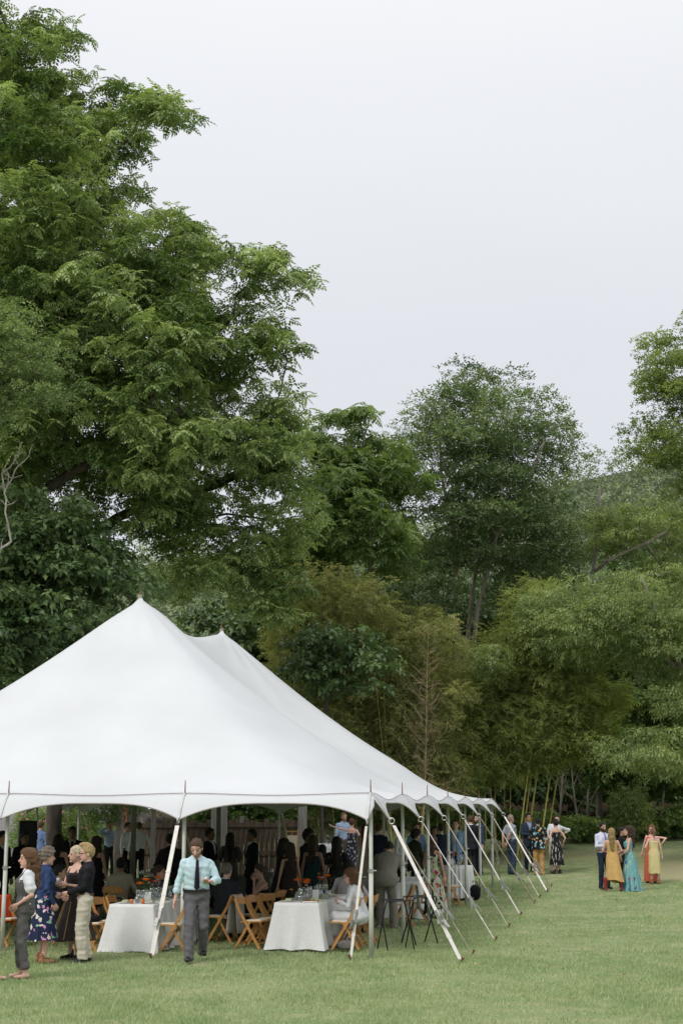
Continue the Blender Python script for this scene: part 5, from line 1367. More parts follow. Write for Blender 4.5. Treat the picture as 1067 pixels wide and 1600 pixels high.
def ik(a, t, l1, l2, hint):
    a = np.asarray(a, float); t = np.asarray(t, float); d = t - a; L = np.linalg.norm(d); Lc = min(L, (l1 + l2) * .998); d /= L
    e = a + d * Lc; x = (l1 * l1 - l2 * l2 + Lc * Lc) / (2 * Lc); hgt = math.sqrt(max(0, l1 * l1 - x * x))
    hint = np.asarray(hint, float); hint = hint - d * (hint @ d); hint /= np.linalg.norm(hint) + 1e-9
    return a + d * x + hint * hgt, e
SKIN = attr_mat('skin', .5, .35)
_hair = {}
def hairmat(c):
    if tuple(c) not in _hair: _hair[tuple(c)] = mat('hair', c, .5, .5, 40, bump=.9, bscale=110, spec=.35, stretch=(4, 4, .5))
    return _hair[tuple(c)]
LEATHER = mat('black_leather', (.012, .011, .011), .35, .2, 20, spec=.5); TANL = mat('tan_leather', (.30, .15, .07), .5, .2, 20); REDL = mat('red_leather', (.24, .035, .025), .45, .2, 20)
WHITESHOE = mat('pale_shoe', (.5, .48, .45), .6, .1, 20)
def wr(P, s, amp, seed):
    """cloth wrinkles"""
    r2 = np.random.default_rng(seed); o = 0
    for k in range(5):
        w = r2.normal(0, 1, 3) * np.array([.8, .8, 1.3]); w *= s * (1 + k * .5) / np.linalg.norm(w); o = o + np.sin(P @ w + r2.uniform(0, 6)) / (1 + k * .4)
    return o * amp
def hand_mesh(w, d, nrm, s, curl, side):
    """palm with four fingers and a thumb; w wrist, d along the hand, nrm out of the palm"""
    d = d / np.linalg.norm(d); nrm = nrm - d * (nrm @ d); nrm /= np.linalg.norm(nrm); x = np.cross(nrm, d) * side
    m = MB()
    secs = [(0, .026, .019), (.03, .034, .017), (.075, .042, .014), (.092, .040, .012)]
    V = []; N = 10
    for (f, a, b) in secs:
        for k in range(N):
            t = 2 * math.pi * k / N; V.append(w + (d * f + x * a * math.cos(t) + nrm * b * math.sin(t)) * s)
    F = [(i * N + k, i * N + (k + 1) % N, (i + 1) * N + (k + 1) % N, (i + 1) * N + k) for i in range(3) for k in range(N)] + [tuple(range(N - 1, -1, -1)), tuple(range(3 * N, 4 * N))]
    m.add(V, F)
    for i, (off, L) in enumerate(((-.030, .072), (-.010, .080), (.011, .075), (.030, .058))):
        p = w + (d * .085 + x * off) * s; pts = [p]; ang = curl * .4
        for j in range(3):
            dd = d * math.cos(ang) + nrm * math.sin(ang); p = p + dd * L * s * (.42, .32, .26)[j]; pts.append(p); ang += curl * .75
        m.tube(pts, [.0098 * s, .0092 * s, .0085 * s, .006 * s], 6)
    p = w + (d * .025 - x * .030) * s
    pts = [p, p + (d * .03 - x * .022 + nrm * .012) * s, p + (d * .058 - x * .028 + nrm * (.015 + .02 * curl)) * s, p + (d * .08 - x * .024 + nrm * (.018 + .03 * curl)) * s]
    m.tube(pts, [.014 * s, .0115 * s, .010 * s, .007 * s], 6)
    return np.array(m.V), m.F
MALE = [(-.12, .10, .085, 0), (-.04, .160, .112, 0), (.04, .158, .112, 0), (.16, .150, .108, -.01), (.30, .168, .118, -.01), (.42, .182, .116, 0), (.485, .155, .092, .01), (.53, .085, .066, .01), (.56, .056, .056, .01)]
FEM = [(-.12, .10, .085, 0), (-.04, .168, .118, .01), (.04, .160, .112, .005), (.17, .125, .092, 0), (.29, .145, .115, -.022), (.37, .152, .118, -.022), (.42, .155, .095, 0), (.485, .13, .078, .01), (.53, .07, .058, .01), (.56, .048, .05, .01)]
def infl(sec, e): return [(z, a + e, b + e, y) for z, a, b, y in sec]
PEOPLE = []
def person(label, px, Y, H, head, sex='m', sit=None, lean=0., tilt=0., look=(0, 0), hands=None, feet=None, skin=(.55, .33, .24), hair=('short', (.05, .03, .02)), beard=None,
           top=None, bottom=None, dress=None, shoes=LEATHER, vox=.02, loc=None, palm=None, hint=None, curl=.5, tie=None, belt=None, glasses=False, group=None, bulk=1.0, extra=None):
    s = H / 1.75; foot = gp(px, Y) if loc is None else np.asarray(loc, float); seed = len(PEOPLE) + 11; r2 = np.random.default_rng(seed)
    root = thing('person', label, 'person', foot, R(head), group); PEOPLE.append(root)
    sec = [(z, a * bulk if z < .45 else a * (bulk * .5 + .5), b * bulk if z < .45 else b, y) for z, a, b, y in (MALE if sex == 'm' else FEM)]
    sw = .185 if sex == 'm' else .16; lr = 1.0 if sex == 'm' else .88
    hipz = (sit if sit else .945 * s) / s
    M = roty(R(tilt)) @ rotx(R(lean)); hip = np.array([0, 0, hipz]) 
    if not sit: hip = hip + np.array([0, .25 * math.sin(R(lean)), -.03 * abs(math.sin(R(lean)))])
    TW_ = lambda v: hip + M @ np.asarray(v, float)
    sh = {1: TW_((sw, .01, .458)), -1: TW_((-sw, .01, .458))}
    hd = hands or {}; hz = {}
    default = {1: (.27, -.03, -.09), -1: (-.27, -.03, -.09)}
    arm = {}
    for k in (1, -1):
        t = np.asarray(hd.get(k, default[k]), float); t = hip + t if k in hd else TW_(t)
        hn = (hint or {}).get(k, (k * .55, .8, -.25)); el, wr_ = ik(sh[k], t, .29, .255, hn); arm[k] = (sh[k], el, wr_)
    ft = feet or {1: (.10, 0), -1: (-.10, .02)}; leg = {}
    for k in (1, -1):
        f_ = ft[k]; hj = hip + rotx(0) @ np.array([k * .09, 0, -.02]); an = np.array([f_[0], f_[1], (f_[2] if len(f_) > 2 else 0) + .075]); kn, an = ik(hj, an, .4275, .4275, (0.08 * k, -1, .12)); leg[k] = (hj, kn, an)
    nb = TW_((0, .012, .53)); Mh = rotz(R(look[0])) @ rotx(R(look[1])); Mh = (roty(R(tilt * .6)) @ rotx(R(lean * .45))) @ Mh
    hc = nb + M @ np.array([0, -.012, .05]) + Mh @ np.array([0, -.015, .098])
    HS = 1.07
    HL = lambda P: ((P - hc) @ Mh) / HS
    top = top or {}; bottom = bottom or {}
    # ---- body
    sl = .008
    def fbody(P):
        d = stack(P, hip, M, infl(sec, -sl))
        for k in (1, -1):
            a, e, w = arm[k]; r0 = (.046, .038, .036, .024) if sex == 'm' else (.038, .032, .031, .021)
            d = smin(d, capsule(P, a, e, r0[0], r0[1]), .03); d = smin(d, capsule(P, e, w, r0[2], r0[3]), .012)
            h_, kn, an = leg[k]; d = smin(d, capsule(P, h_, kn, .078 * lr, .050 * lr), .03); d = smin(d, capsule(P, kn + (an - kn) * .05, kn + (an - kn) * .4, .050 * lr, .053 * lr), .02); d = smin(d, capsule(P, kn + (an - kn) * .4, an, .053 * lr, .034), .015)
            d = smin(d, capsule(P, an + [0, .025, -.035], an + [k * .025, -.14, -.05], .032, .024), .02)
        d = smin(d, capsule(P, nb - [0, 0, .04], hc + Mh @ np.array([0, .02, -.06]), .053 if sex == 'm' else .045, .050 if sex == 'm' else .043), .02)
        return d
    def fhead(P):
        q = HL(P); d = ellip(q, (0, .008, .03), (.075, .096, .098)); d = smin(d, ellip(q, (0, -.022, -.05), (.056, .066, .068)), .03)
        d = smin(d, capsule(q, (0, -.090, .005), (0, -.106, -.022), .008, .013), .012)
        d = smin(d, ellip(q, (0, -.083, -.058), (.024, .014, .012)), .01); d = smin(d, ellip(q, (0, -.075, -.10), (.022, .018, .014)), .015)
        for k in (1, -1): d = np.minimum(d, ellip(q, (k * .077, .012, -.008), (.010, .022, .032)))
        for k in (1, -1): d = np.maximum(d, -ellip(q, (k * .032, -.098, .008), (.017, .014, .011)))
        d = smin(d, capsule(P, nb - [0, 0, .0], hc + Mh @ np.array([0, .02, -.05]), .052 if sex == 'm' else .044, .050 if sex == 'm' else .043), .015)
        return d
    allp = np.array([hip, nb, hc] + [x for k in (1, -1) for x in arm[k] + leg[k]])
    lo, hi = allp.min(0) - [.22, .22, .11], allp.max(0) + [.22, .22, .2]; lo[2] = max(lo[2], -.02)
    Vb, Fb = polygonise(fbody, lo, hi, vox * 1.15)
    hv = min(.012, vox * .6); Vh, Fh = polygonise(fhead, hc - .15, hc + [.15, .15, .15], hv)
    sk = np.array(skin); Cb = np.tile(sk, (len(Vb), 1))
    q = HL(Vh); Ch = np.tile(sk, (len(Vh), 1)); front = q[:, 1] < -.045
    cheek = np.exp(-(((np.abs(q[:, 0]) - .04) / .02) ** 2 + ((q[:, 2] + .03) / .02) ** 2)) * front; Ch = Ch * (1 - cheek[:, None] * np.array([-.08, .12, .12]))
    for k in (1, -1):
        e_ = front & (np.hypot((q[:, 0] - k * .032) / 1.5, q[:, 2] - .006) < .0095); Ch[e_] = (.03, .02, .018)
        br = front & (np.abs(q[:, 2] - .031 - .004 * (1 - ((q[:, 0] - k * .034) / .02) ** 2)) < .0065) & (np.abs(q[:, 0] - k * .034) < .024); Ch[br] = np.array(hair[1]) * .7 + sk * .12
    mo = front & (np.abs(q[:, 2] + .060) < .007) & (np.abs(q[:, 0]) < .025); Ch[mo] = sk * np.array([.75, .42, .42])
    if beard is not None:
        bm = (q[:, 2] < -.028 + .6 * np.clip(np.abs(q[:, 0]) - .04, 0, 1)) & (q[:, 1] < .015) & (q[:, 2] > -.135) & ~mo & ~((np.abs(q[:, 0]) < .02) & (q[:, 2] > -.045)); Ch[bm] = beard
    VV, FF, CC = [Vb, Vh], [list(map(tuple, Fb)), list(map(tuple, Fh + len(Vb)))], [Cb, Ch]; off = len(Vb) + len(Vh)
    for k in (1, -1):
        a, e, w = arm[k]; d = (w - e) / np.linalg.norm(w - e); nr = np.asarray((palm or {}).get(k, (-k, -.25, 0)), float) + np.array([0, 0, .01])
        cu = curl[k] if isinstance(curl, dict) else curl
        hv_, hf_ = hand_mesh(w - d * .005, d, nr, 1.0, cu, k); VV.append(hv_); FF.append([tuple(i + off for i in f) for f in hf_]); CC.append(np.tile(sk * np.array([1, .96, .96]), (len(hv_), 1))); off += len(hv_)
    body = mesh('body', np.concatenate(VV) * s, [f for g_ in FF for f in g_], SKIN, root, True, attr={'colour': np.concatenate(CC)})
    def piece(name, fn, m, lo_, hi_, v=None, parent=None):
        try: V, F = polygonise(fn, lo_, hi_, v or vox)
        except ValueError: return None
        return mesh(name, V * s, F, m, parent or root, True)
    # ---- trousers / skirt
    if bottom.get('kind') == 'trousers':
        w_ = bottom.get('wide', 1.0); cut = bottom.get('hem', .0)
        def ft_(P):
            d = stack(P, hip, M, infl(sec, .012), -.13, .10)
            for k in (1, -1):
                h_, kn, an = leg[k]; end = an + (an - kn) / np.linalg.norm(an - kn) * (.03 - cut)
                d = smin(d, capsule(P, h_ + [0, 0, .0], kn, .092 * lr * w_, .070 * w_), .035); d = smin(d, capsule(P, kn, end, .069 * w_, .064 * w_), .008)
                d = np.where(P[..., 2] < .03 + cut, np.maximum(d, .03 + cut - P[..., 2]), d)
            q = np.abs(np.stack([P[..., 2] - leg[k][1][2] for k in (1, -1)])).min(0); cr_ = np.exp(-(q / .10) ** 2) + 1.2 * np.exp(-((P[..., 2] - .10) / .09) ** 2) + .7 * np.exp(-((P[..., 2] - hip[2] + .06) / .08) ** 2)
            return d + wr(P, 30, .0042, seed) + .0020 * cr_ * (np.sin(P[..., 2] * 70 + 38 * P[..., 0] + 30 * P[..., 1] + seed) + .8 * np.sin(P[..., 2] * 52 - 45 * P[..., 0] + 25 * P[..., 1]))
        lg = np.array([x for k in (1, -1) for x in leg[k]] + [hip])
        tr_ = piece('trousers', ft_, bottom['m'], lg.min(0) - [.2, .2, .1], np.maximum(lg.max(0) + [.2, .2, .0], hip + [.2, .2, .14]))
        if belt is not None:
            V = []; F = []; N = 28
            for z in (.072, .108):
                a, b, y = np.interp(z, [r[0] for r in sec], [r[1] for r in sec]), np.interp(z, [r[0] for r in sec], [r[2] for r in sec]), 0
                for k in range(N): t = 2 * math.pi * k / N; V.append(TW_(((a + .030) * math.cos(t), (b + .030) * math.sin(t) - .005, z - .02)))
            F = [(k, (k + 1) % N, N + (k + 1) % N, N + k) for k in range(N)]
            mesh('belt', np.array(V) * s, F, belt, root, True)
    def skirt(name, m, z_top, hem, r0, r1, fold=.06, nf=11, sway=(0, 0), hemtilt=0., a_scale=1.0, puddle=0):
        """cloth cone from the waist to the hem, with folds; follows seated thighs if sitting"""
        V = []; F = []; N = 72; Rr = 18; ph = r2.uniform(0, 6, 3)
        t0 = TW_((0, 0, z_top)); bot = np.array([(leg[1][2][0] + leg[-1][2][0]) / 2 + sway[0], (leg[1][2][1] + leg[-1][2][1]) / 2 + sway[1], hem])
        hipc = TW_((0, .01, -.06))
        for r in range(Rr + 1):
            f = r / Rr; z = t0[2] * (1 - f) + hem * f
            if z > hipc[2]: g_ = (t0[2] - z) / max(1e-6, t0[2] - hipc[2]); c = t0 + (hipc - t0) * g_
            else: g_ = (hipc[2] - z) / (hipc[2] - hem); c = hipc + (bot - hipc) * g_
            zz = z - hip[2]
            if z > hipc[2]:
                a = np.interp(zz, [q_[0] for q_ in sec], [q_[1] for q_ in sec]) + .02; b = np.interp(zz, [q_[0] for q_ in sec], [q_[2] for q_ in sec]) + .022; am = .1 * fold
            else: a = .19 * a_scale + (r1 - .19 * a_scale) * g_ ** .9; b = .145 + (r1 * .85 - .145) * g_ ** .9; am = fold * g_
            for k in range(N):
                t = 2 * math.pi * k / N; wv = 1 + am * math.sin(nf * t + ph[0] + .6 * math.sin(3 * t + ph[1])) + .3 * am * math.sin(2.3 * nf * t + ph[2])
                V.append((c[0] + a * wv * math.cos(t), c[1] + b * wv * math.sin(t), z + hemtilt * f ** 3 * math.cos(t - .8) + (.012 * math.sin(5 * t) if r == Rr else 0)))
        for r in range(Rr):
            for k in range(N): k2 = (k + 1) % N; F.append((r * N + k2, r * N + k, (r + 1) * N + k, (r + 1) * N + k2))
        return mesh(name, np.array(V) * s, F, m, root, True)
    def lap(name, m, r_=.10):
        def fl(P):
            d = stack(P, hip, M, infl(sec, .016), -.13, .12)
            for k in (1, -1):
                h_, kn, an = leg[k]; d = smin(d, capsule(P, h_, kn, r_ * 1.05, r_), .06); d = smin(d, capsule(P, kn, kn + (an - kn) * .55, r_, r_ * .9), .05)
            return d + wr(P, 18, .004, seed)
        lg = np.array([x for k in (1, -1) for x in leg[k]] + [hip]); return piece(name, fl, m, lg.min(0) - .18, np.maximum(lg.max(0) + .18, hip + .2))
    if bottom.get('kind') == 'skirt':
        if sit: lap('skirt', bottom['m'])
        else: skirt('skirt', bottom['m'], .10, bottom.get('hem', .4), 0, bottom.get('flare', .3), bottom.get('fold', .06), bottom.get('nf', 9), bottom.get('sway', (0, 0)))
    # ---- tops
    def bodice(name, m, z0, z1, e=.012, strap=False, noise=.002):
        def fb_(P):
            d = stack(P, hip, M, infl(sec, e), z0, z1)
            if strap:
                for k in (1, -1): d = np.minimum(d, capsule(P, TW_((k * .085, -.11, z1 - .02)), TW_((k * .095, .0, .49)), .016, .016)); d = np.minimum(d, capsule(P, TW_((k * .095, .0, .49)), TW_((k * .075, .085, z1 - .03)), .016, .016))
            return d + wr(P, 20, noise, seed)
        return piece(name, fb_, m, hip - .3 + np.array([0, 0, .1]), nb + .28 - np.array([0, 0, .1]))
    if dress:
        m = dress['m']
        bodice('bodice', m, .03, dress.get('bust', .40), .014, dress.get('straps', False))
        if dress.get('sleeve'):
            for k in (1, -1):
                a_, e_ = arm[k][0], arm[k][1]
                piece('sleeve', lambda P: capsule(P, a_, a_ + (e_ - a_) * dress['sleeve'], .075, .07) + wr(P, 25, .006, seed), m, np.minimum(a_, e_) - .12, np.maximum(a_, e_) + .12)
        if sit: lap('skirt', m, .105)
        else: skirt('skirt', m, .09, dress.get('hem', .1), 0, dress.get('flare', .32), dress.get('fold', .07), dress.get('nf', 10), dress.get('sway', (0, 0)), dress.get('hemtilt', 0), dress.get('tight', 1.0))
    if top:
        m = top['m']; long_ = top.get('sleeve', 'long'); e0 = top.get('e', .013); z0 = top.get('z0', .02); jk = top.get('kind') == 'jacket'
        if jk: z0 = top.get('z0', -.20); e0 = .026
        secj = list(infl(sec, e0))
        if jk: secj = [(-.24, secj[1][1] + .015, secj[1][2] + .02, 0), (-.1, secj[1][1] + .012, secj[1][2] + .015, 0)] + secj[1:]
        elif z0 < -.1: secj = [(z0 - .05, secj[1][1] + .012, secj[1][2] + .015, 0), (-.1, secj[1][1] + .008, secj[1][2] + .01, 0)] + secj[1:]
        puff = top.get('puff', 0)
        def ft2(P):
            d = stack(P, hip, M, secj, z0 if abs(lean) <= 15 else -.08, .545)
            for k in (1, -1):
                a, e, w = arm[k]
                ra, re_, rw = ((.064, .052, .042) if jk else (.056, .047, .037)) if sex == 'm' else ((.055, .046, .038) if jk else (.046, .040, .034))
                d = smin(d, capsule(P, TW_((k * .06, .012, .515)), a - [0, 0, .012], .036, ra * .86), .03)
                if long_ == 'long': d = smin(d, capsule(P, a, e, ra, re_), .025); d = smin(d, capsule(P, e, e + (w - e) * .96, re_, rw), .015)
                elif long_ == 'roll': d = smin(d, capsule(P, a, e, ra, re_), .025); d = smin(d, capsule(P, e, e + (w - e) * .52, re_ + .003, re_ - .001), .015); d = np.minimum(d, capsule(P, e + (w - e) * .40, e + (w - e) * .52, re_ + .006, re_ + .006))
                elif long_ == 'short': d = smin(d, capsule(P, a, a + (e - a) * .68, ra + .006 + puff, re_ + .014 + puff), .025)
                elif long_ == 'cap': d = smin(d, capsule(P, a, a + (e - a) * .2, ra + .01, ra + .01), .02)
            if abs(lean) > 15:                       # bent over: the hem hangs plumb
                d = smin(d, ellip(P, hip + [0, .05, -.03], (.205 * bulk, .165 * bulk, .19)), .04); d = np.maximum(d, hip[2] - .15 - P[..., 2])
            if jk:                                   # open front
                q = (P - hip) @ M; wd = np.interp(q[..., 2], [-.25, .16, .50], [.03, .012, .075]); d = np.maximum(d, -np.maximum(np.maximum(np.abs(q[..., 0]) - wd, q[..., 1] + .02), (-.02 if abs(lean) > 15 else -9) - q[..., 2]))
            else:
                q = (P - hip) @ M; d = np.maximum(d, -ellip(q, (0, -.06, .565), (.05, .05, .06)))
            q = (P - hip) @ M; wst = np.exp(-((q[..., 2] - .12) / .09) ** 2); elb = sum(np.exp(-(np.linalg.norm(P - arm[k][1], axis=-1) / .11) ** 2) for k in (1, -1)); pit = sum(np.exp(-(np.linalg.norm(P - arm[k][0] + np.array([k * .03, 0, .10]), axis=-1) / .12) ** 2) for k in (1, -1))
            w3 = np.sin(q[..., 2] * 80 + 26 * q[..., 0] + 2 * np.sin(q[..., 1] * 25 + seed)); w4 = np.sin(P @ np.array([60., 40., 70.]) + 2 * np.sin(P[..., 2] * 30)); w5 = np.sin(q[..., 2] * 45 - np.abs(q[..., 0]) * 75 + seed)
            return d + (1. if not jk else .6) * (wr(P, 28, .0042, seed + 3) + .003 * wst * w3 + .0042 * np.clip(elb, 0, 1) * w4 + .005 * np.clip(pit, 0, 1) * w5)
        pts = np.array([hip, nb] + [x for k in (1, -1) for x in arm[k]]); tp_ = piece('jacket' if jk else 'shirt', ft2, m, pts.min(0) - [.24, .32, .0] + np.array([0, 0, min(z0, -.02) - .06]), pts.max(0) + [.24, .32, .1])
        if top.get('inner') is not None:
            bodice('shirt', top['inner'], .0, .55, .012)
        if top.get('collar', not jk or top.get('inner') is not None):
            V = []; F = []; N = 22; cm = top.get('inner') or m
            for r, (z, e) in enumerate(((.515, .024), (.560, .014), (.565, .020), (.525, .036))):
                for k in range(N):
                    t = -math.pi / 2 + .18 + (2 * math.pi - .36) * k / (N - 1); V.append(TW_(((.052 + e) * math.cos(t), .012 + (.052 + e) * math.sin(t), z - .022 * max(0, -math.sin(t)))))
            for r in range(3):
                for k in range(N - 1): F.append((r * N + k, r * N + k + 1, (r + 1) * N + k + 1, (r + 1) * N + k))
            o = mesh('collar', np.array(V) * s, F, cm, root, True)
        if jk and top.get('lapel', True):
            mm = MB()
            for k in (1, -1):
                p = [TW_((k * .062, -.085, .50)), TW_((k * .105, -.128, .42)), TW_((k * .09, -.15, .36)), TW_((k * .012, -.150, .16)), TW_((k * .03, -.142, .30)), TW_((k * .05, -.118, .44))]
                mm.add(p, [(0, 1, 5), (1, 2, 4, 5), (2, 3, 4)])
            o = mm.build('lapels', m, root); o.data.transform(__import__('mathutils').Matrix.Scale(s, 4)); md = o.modifiers.new('thickness', 'SOLIDIFY'); md.thickness = .008
    if tie is not None:
        mm = MB(); zs = [.515, .50, .40, .25, .12, .085]; ws = [.016, .020, .026, .034, .040, .004]
        V = []
        for z, w_ in zip(zs, ws):
            b = np.interp(z, [q_[0] for q_ in sec], [q_[2] for q_ in sec]); yo = np.interp(z, [q_[0] for q_ in sec], [q_[3] for q_ in sec]); y = yo - b - .030
            V += [TW_((-w_, y, z)), TW_((0, y - .008, z)), TW_((w_, y, z))]
        F = [(i * 3 + k, (i + 1) * 3 + k, (i + 1) * 3 + k + 1, i * 3 + k + 1) for i in range(len(zs) - 1) for k in range(2)]
        o = mesh('tie', np.array(V) * s, F, tie, root); md = o.modifiers.new('thickness', 'SOLIDIFY'); md.thickness = .006
    # ---- hair
    hk, hcol = hair[0], hair[1]; vol = hair[2] if len(hair) > 2 else 1.0
    if hk != 'bald':
        th = {'short': .010, 'buzz': .005, 'pomp': .012, 'curly': .026, 'long': .016, 'bun': .013, 'wavy': .018, 'pony': .013}[hk] * vol
        def fh_(P):
            q = HL(P); d = ellip(q, (0, .010, .032), (.077 + th, .098 + th, .100 + th)); st_ = .0035 * np.sin(np.arctan2(q[..., 0], q[..., 1] + .02) * 26 + 3 * np.sin(q[..., 2] * 40)) + .003 * np.sin(q[..., 0] * 130 + q[..., 1] * 60 + seed)
            d = d + (st_ if hk != 'buzz' else 0)
            cutp = (-.95 * q[..., 1] - q[..., 2] + (.006 if hk in ('short', 'buzz', 'pomp') else .0) + .010 * np.sin(q[..., 0] * 75 + seed) * np.sin(q[..., 1] * 60 + 1) - .35 * np.clip(np.abs(q[..., 0]) - .05, 0, 1)) / 1.38
            cutp = np.maximum(cutp, -(q[..., 2] + .075)) if hk in ('short', 'buzz', 'pomp') else cutp
            d = np.maximum(d, cutp)
            if hk == 'pomp': d = smin(d, ellip(q, (0, -.025, .125), (.052, .085, .040)), .02)
            if hk in ('long', 'wavy'):
                L = hair[3] if len(hair) > 3 else .34; am = .0 if hk == 'long' else .012
                b = smin(capsule(q, (0, .055, .06), (0, .085, -.12), .085, .085), capsule(q, (0, .085, -.12), (0, .105, -L), .085, .05), .03)
                b = np.maximum(b, -(capsule(q, (0, .0, -.12), (0, .0, -.5), .062, .12)) + .0)
                for k in (1, -1): b = np.minimum(b, capsule(q, (k * .068, .015, .03), (k * .088, .01, -.17), .028, .026)); b = np.minimum(b, capsule(q, (k * .088, .01, -.17), (k * .082, .02, -L * .9), .026, .014))
                d = smin(d, b, .02); d = d + am * (.5 * np.sin(q[..., 2] * 48 + 5 * np.sin(q[..., 0] * 40 + seed)) + .6 * np.sin(q[..., 0] * 150 + 3 * np.sin(q[..., 2] * 22)) + .4 * np.sin(q[..., 2] * 85 - q[..., 0] * 70 + 1)) * (q[..., 2] < .03) + (.005 * np.sin(q[..., 0] * 170 + 2 * np.sin(q[..., 2] * 25)) if hk == 'long' else 0)
            if hk == 'bun': d = smin(d, ellip(q, (0, .125, .03), (.042, .038, .042)), .015)
            if hk == 'pony': d = smin(d, capsule(q, (0, .11, .04), (0, .14, -.16), .032, .016), .015)
            if hk == 'curly': d = d + .010 * (np.sin(q[..., 0] * 110) + np.sin(q[..., 1] * 120 + 1) + np.sin(q[..., 2] * 105 + 2)) * .6
            return d + wr(P, 60, .0015, seed)
        ext = hair[3] if len(hair) > 3 else .34
        piece('hair', fh_, hairmat(hcol), hc - [.2, .2, (ext + .06) if hk in ('long', 'wavy', 'pony') else .15], hc + [.2, .26, .2], min(vox, .014) if hk != 'buzz' else .010)
    if glasses:
        mm = MB()
        for k in (1, -1):
            a = np.linspace(0, 2 * np.pi, 13); mm.tube([hc + Mh @ np.array([k * .032 + .022 * math.cos(t), -.108, .006 + .017 * math.sin(t)]) for t in a], .0025, 4, False); mm.tube([hc + Mh @ np.array([k * .054, -.106, .010]), hc + Mh @ np.array([k * .08, .0, .010])], .0025, 4)
        o = mm.build('glasses', BLACKPLASTIC, root); o.data.transform(__import__('mathutils').Matrix.Scale(s, 4))
    # ---- shoes
    if shoes is not None:
        boot = shoes is REDL
        for k in (1, -1):
            h_, kn, an = leg[k]; base = an[2] - .075
            def fs2(P):
                d = capsule(P, an + [0, .030, -.030], an + [k * .028, -.150, -.045], .043, .034); d = smin(d, capsule(P, an + [0, .01, .0], an + [0, .02, .05 if not boot else .26], .046, .042 if not boot else .066), .02)
                return np.maximum(d, base + .002 - P[..., 2])
            piece('shoe', fs2, shoes, an - [.1, .22, .1], an + [.1, .12, .34 if boot else .10], min(vox, .014))
    return root, dict(hip=hip * s, nb=nb * s, hc=hc * s, arm={k: [x * s for x in arm[k]] for k in arm}, s=s)
def tumbler_in_hand(label, root, info, k, liquid=True, off=(0, 0, 0)):
    """a drink held in the hand of a person: a thing of its own"""
    a, e, w = info['arm'][k]; d = (w - e) / np.linalg.norm(w - e); p = w + d * .085 + np.array(off)
    Mz = rotz(root.rotation_euler.z); q = Mz @ p + np.array(root.location)
    t = thing('drinking_glass', label, 'glass', q - np.array([0, 0, .05]))
    b = MB(); f_tumbler(b); b.build('tumbler', GLASS, t, True)
    if liquid: b = MB(); b.lathe([(.027, .008), (.031, .06), (.001, .06)], 12); b.build('drink', mat('amber_drink', (.55, .16, .03), .1, .1, 4, spec=.5), t, True)
# colours
WHITE, PALEBLUE, MINT = fab((.66, .67, .70)), fab((.42, .53, .74)), fab((.50, .65, .70))
BLACK, CHAR, NAVY, DKNAVY = fab((.012, .012, .014)), fab((.045, .045, .05)), fab((.022, .03, .06)), fab((.012, .017, .035))
GREYTR = fab((.125, .12, .13)); JUMP = mat('grey_tweed', (.105, .10, .098), .85, .25, 60, bump=.3, bscale=200); KHAKI = fab((.56, .51, .42)); TAN = fab((.48, .27, .11)); SAGE = fab((.20, .185, .155)); JEANS = fab((.035, .05, .085))
DARKSKIN, MIDSKIN, FAIR, PINK = (.20, .11, .07), (.42, .245, .17), (.60, .38, .29), (.64, .39, .31)
BR, DB, BK, BL, GRY, AUB, PLAT = (.11, .06, .032), (.045, .026, .016), (.012, .010, .009), (.42, .29, .14), (.24, .21, .18), (.13, .045, .022), (.68, .58, .40)
tr = lambda m, **k: dict(kind='trousers', m=m, **k)
jk = lambda m, inner=WHITE, **k: dict(kind='jacket', m=m, inner=inner, **k)
st = lambda m, sl='long', **k: dict(m=m, sleeve=sl, **k)
IN = 'guests in the shade of the tent'; OUT = 'guests standing on the lawn'
# ---- in front of the tent
p, i = person('woman in grey jumpsuit with white puffed sleeves and long brown hair', 36, 20.62, 1.70, -80, 'f', lean=-3, look=(8, 4), hands={1: (.17, -.10, .06), -1: (-.17, -.12, .03)}, skin=PINK, hair=('wavy', (.17, .085, .042), 1.1, .36),
       top=st(WHITE, 'short', puff=.022, e=.012), bottom=tr(JUMP, wide=1.0, hem=.10), shoes=None, vox=.0105, feet={1: (.09, .04), -1: (-.08, -.03)}, curl=.9, group=OUT, bulk=1.06)
# jumpsuit bodice over the blouse
def vest(root, info, m, z0=.0, z1=.40, e=.022):
    s = info['s']; hip = info['hip'] / s
    sec = infl([(z, a * 1.06, b * 1.06, y) for z, a, b, y in FEM], e)
    def f(P):
        M = rotx(R(-3)); d = stack(P, hip, M, sec, z0, z1)
        for k in (1, -1):
            for (a, b) in (((k * .07, -.135, z1 - .03), (k * .085, -.03, .50)), ((k * .085, -.03, .50), (k * .06, .095, z1 - .03))): d = smin(d, capsule(P, hip + M @ np.array(a), hip + M @ np.array(b), .028, .028), .01)
        return d + wr(P, 20, .002, 5)
    V, F = polygonise(f, hip - [.3, .3, .1], hip + [.3, .3, .6], .012); mesh('jumpsuit_bodice', V * s, F, m, root, True)
vest(p, i, JUMP)
NAVYFLORAL = pattern_mat('navy_floral', (.014, .022, .06), [(.014, .022, .06), (.70, .62, .55), (.014, .022, .06), (.62, .25, .50), (.70, .66, .60), (.014, .022, .06), (.25, .45, .33)], 13, .42)
p, i = person('older woman in navy cardigan and navy floral skirt with short grey curls', 66, 22.5, 1.66, 122, 'f', look=(-12, 5), hands={1: (.16, -.24, .10), -1: (-.24, -.06, -.02)}, skin=PINK, hair=('curly', (.23, .19, .15), 1.0),
       top=st(fab((.028, .05, .125)), 'long', e=.018, z0=-.06), bottom=dict(kind='skirt', m=NAVYFLORAL, hem=.36, flare=.27, fold=.07, nf=8), shoes=TANL, vox=.0095, group=OUT, bulk=1.08)
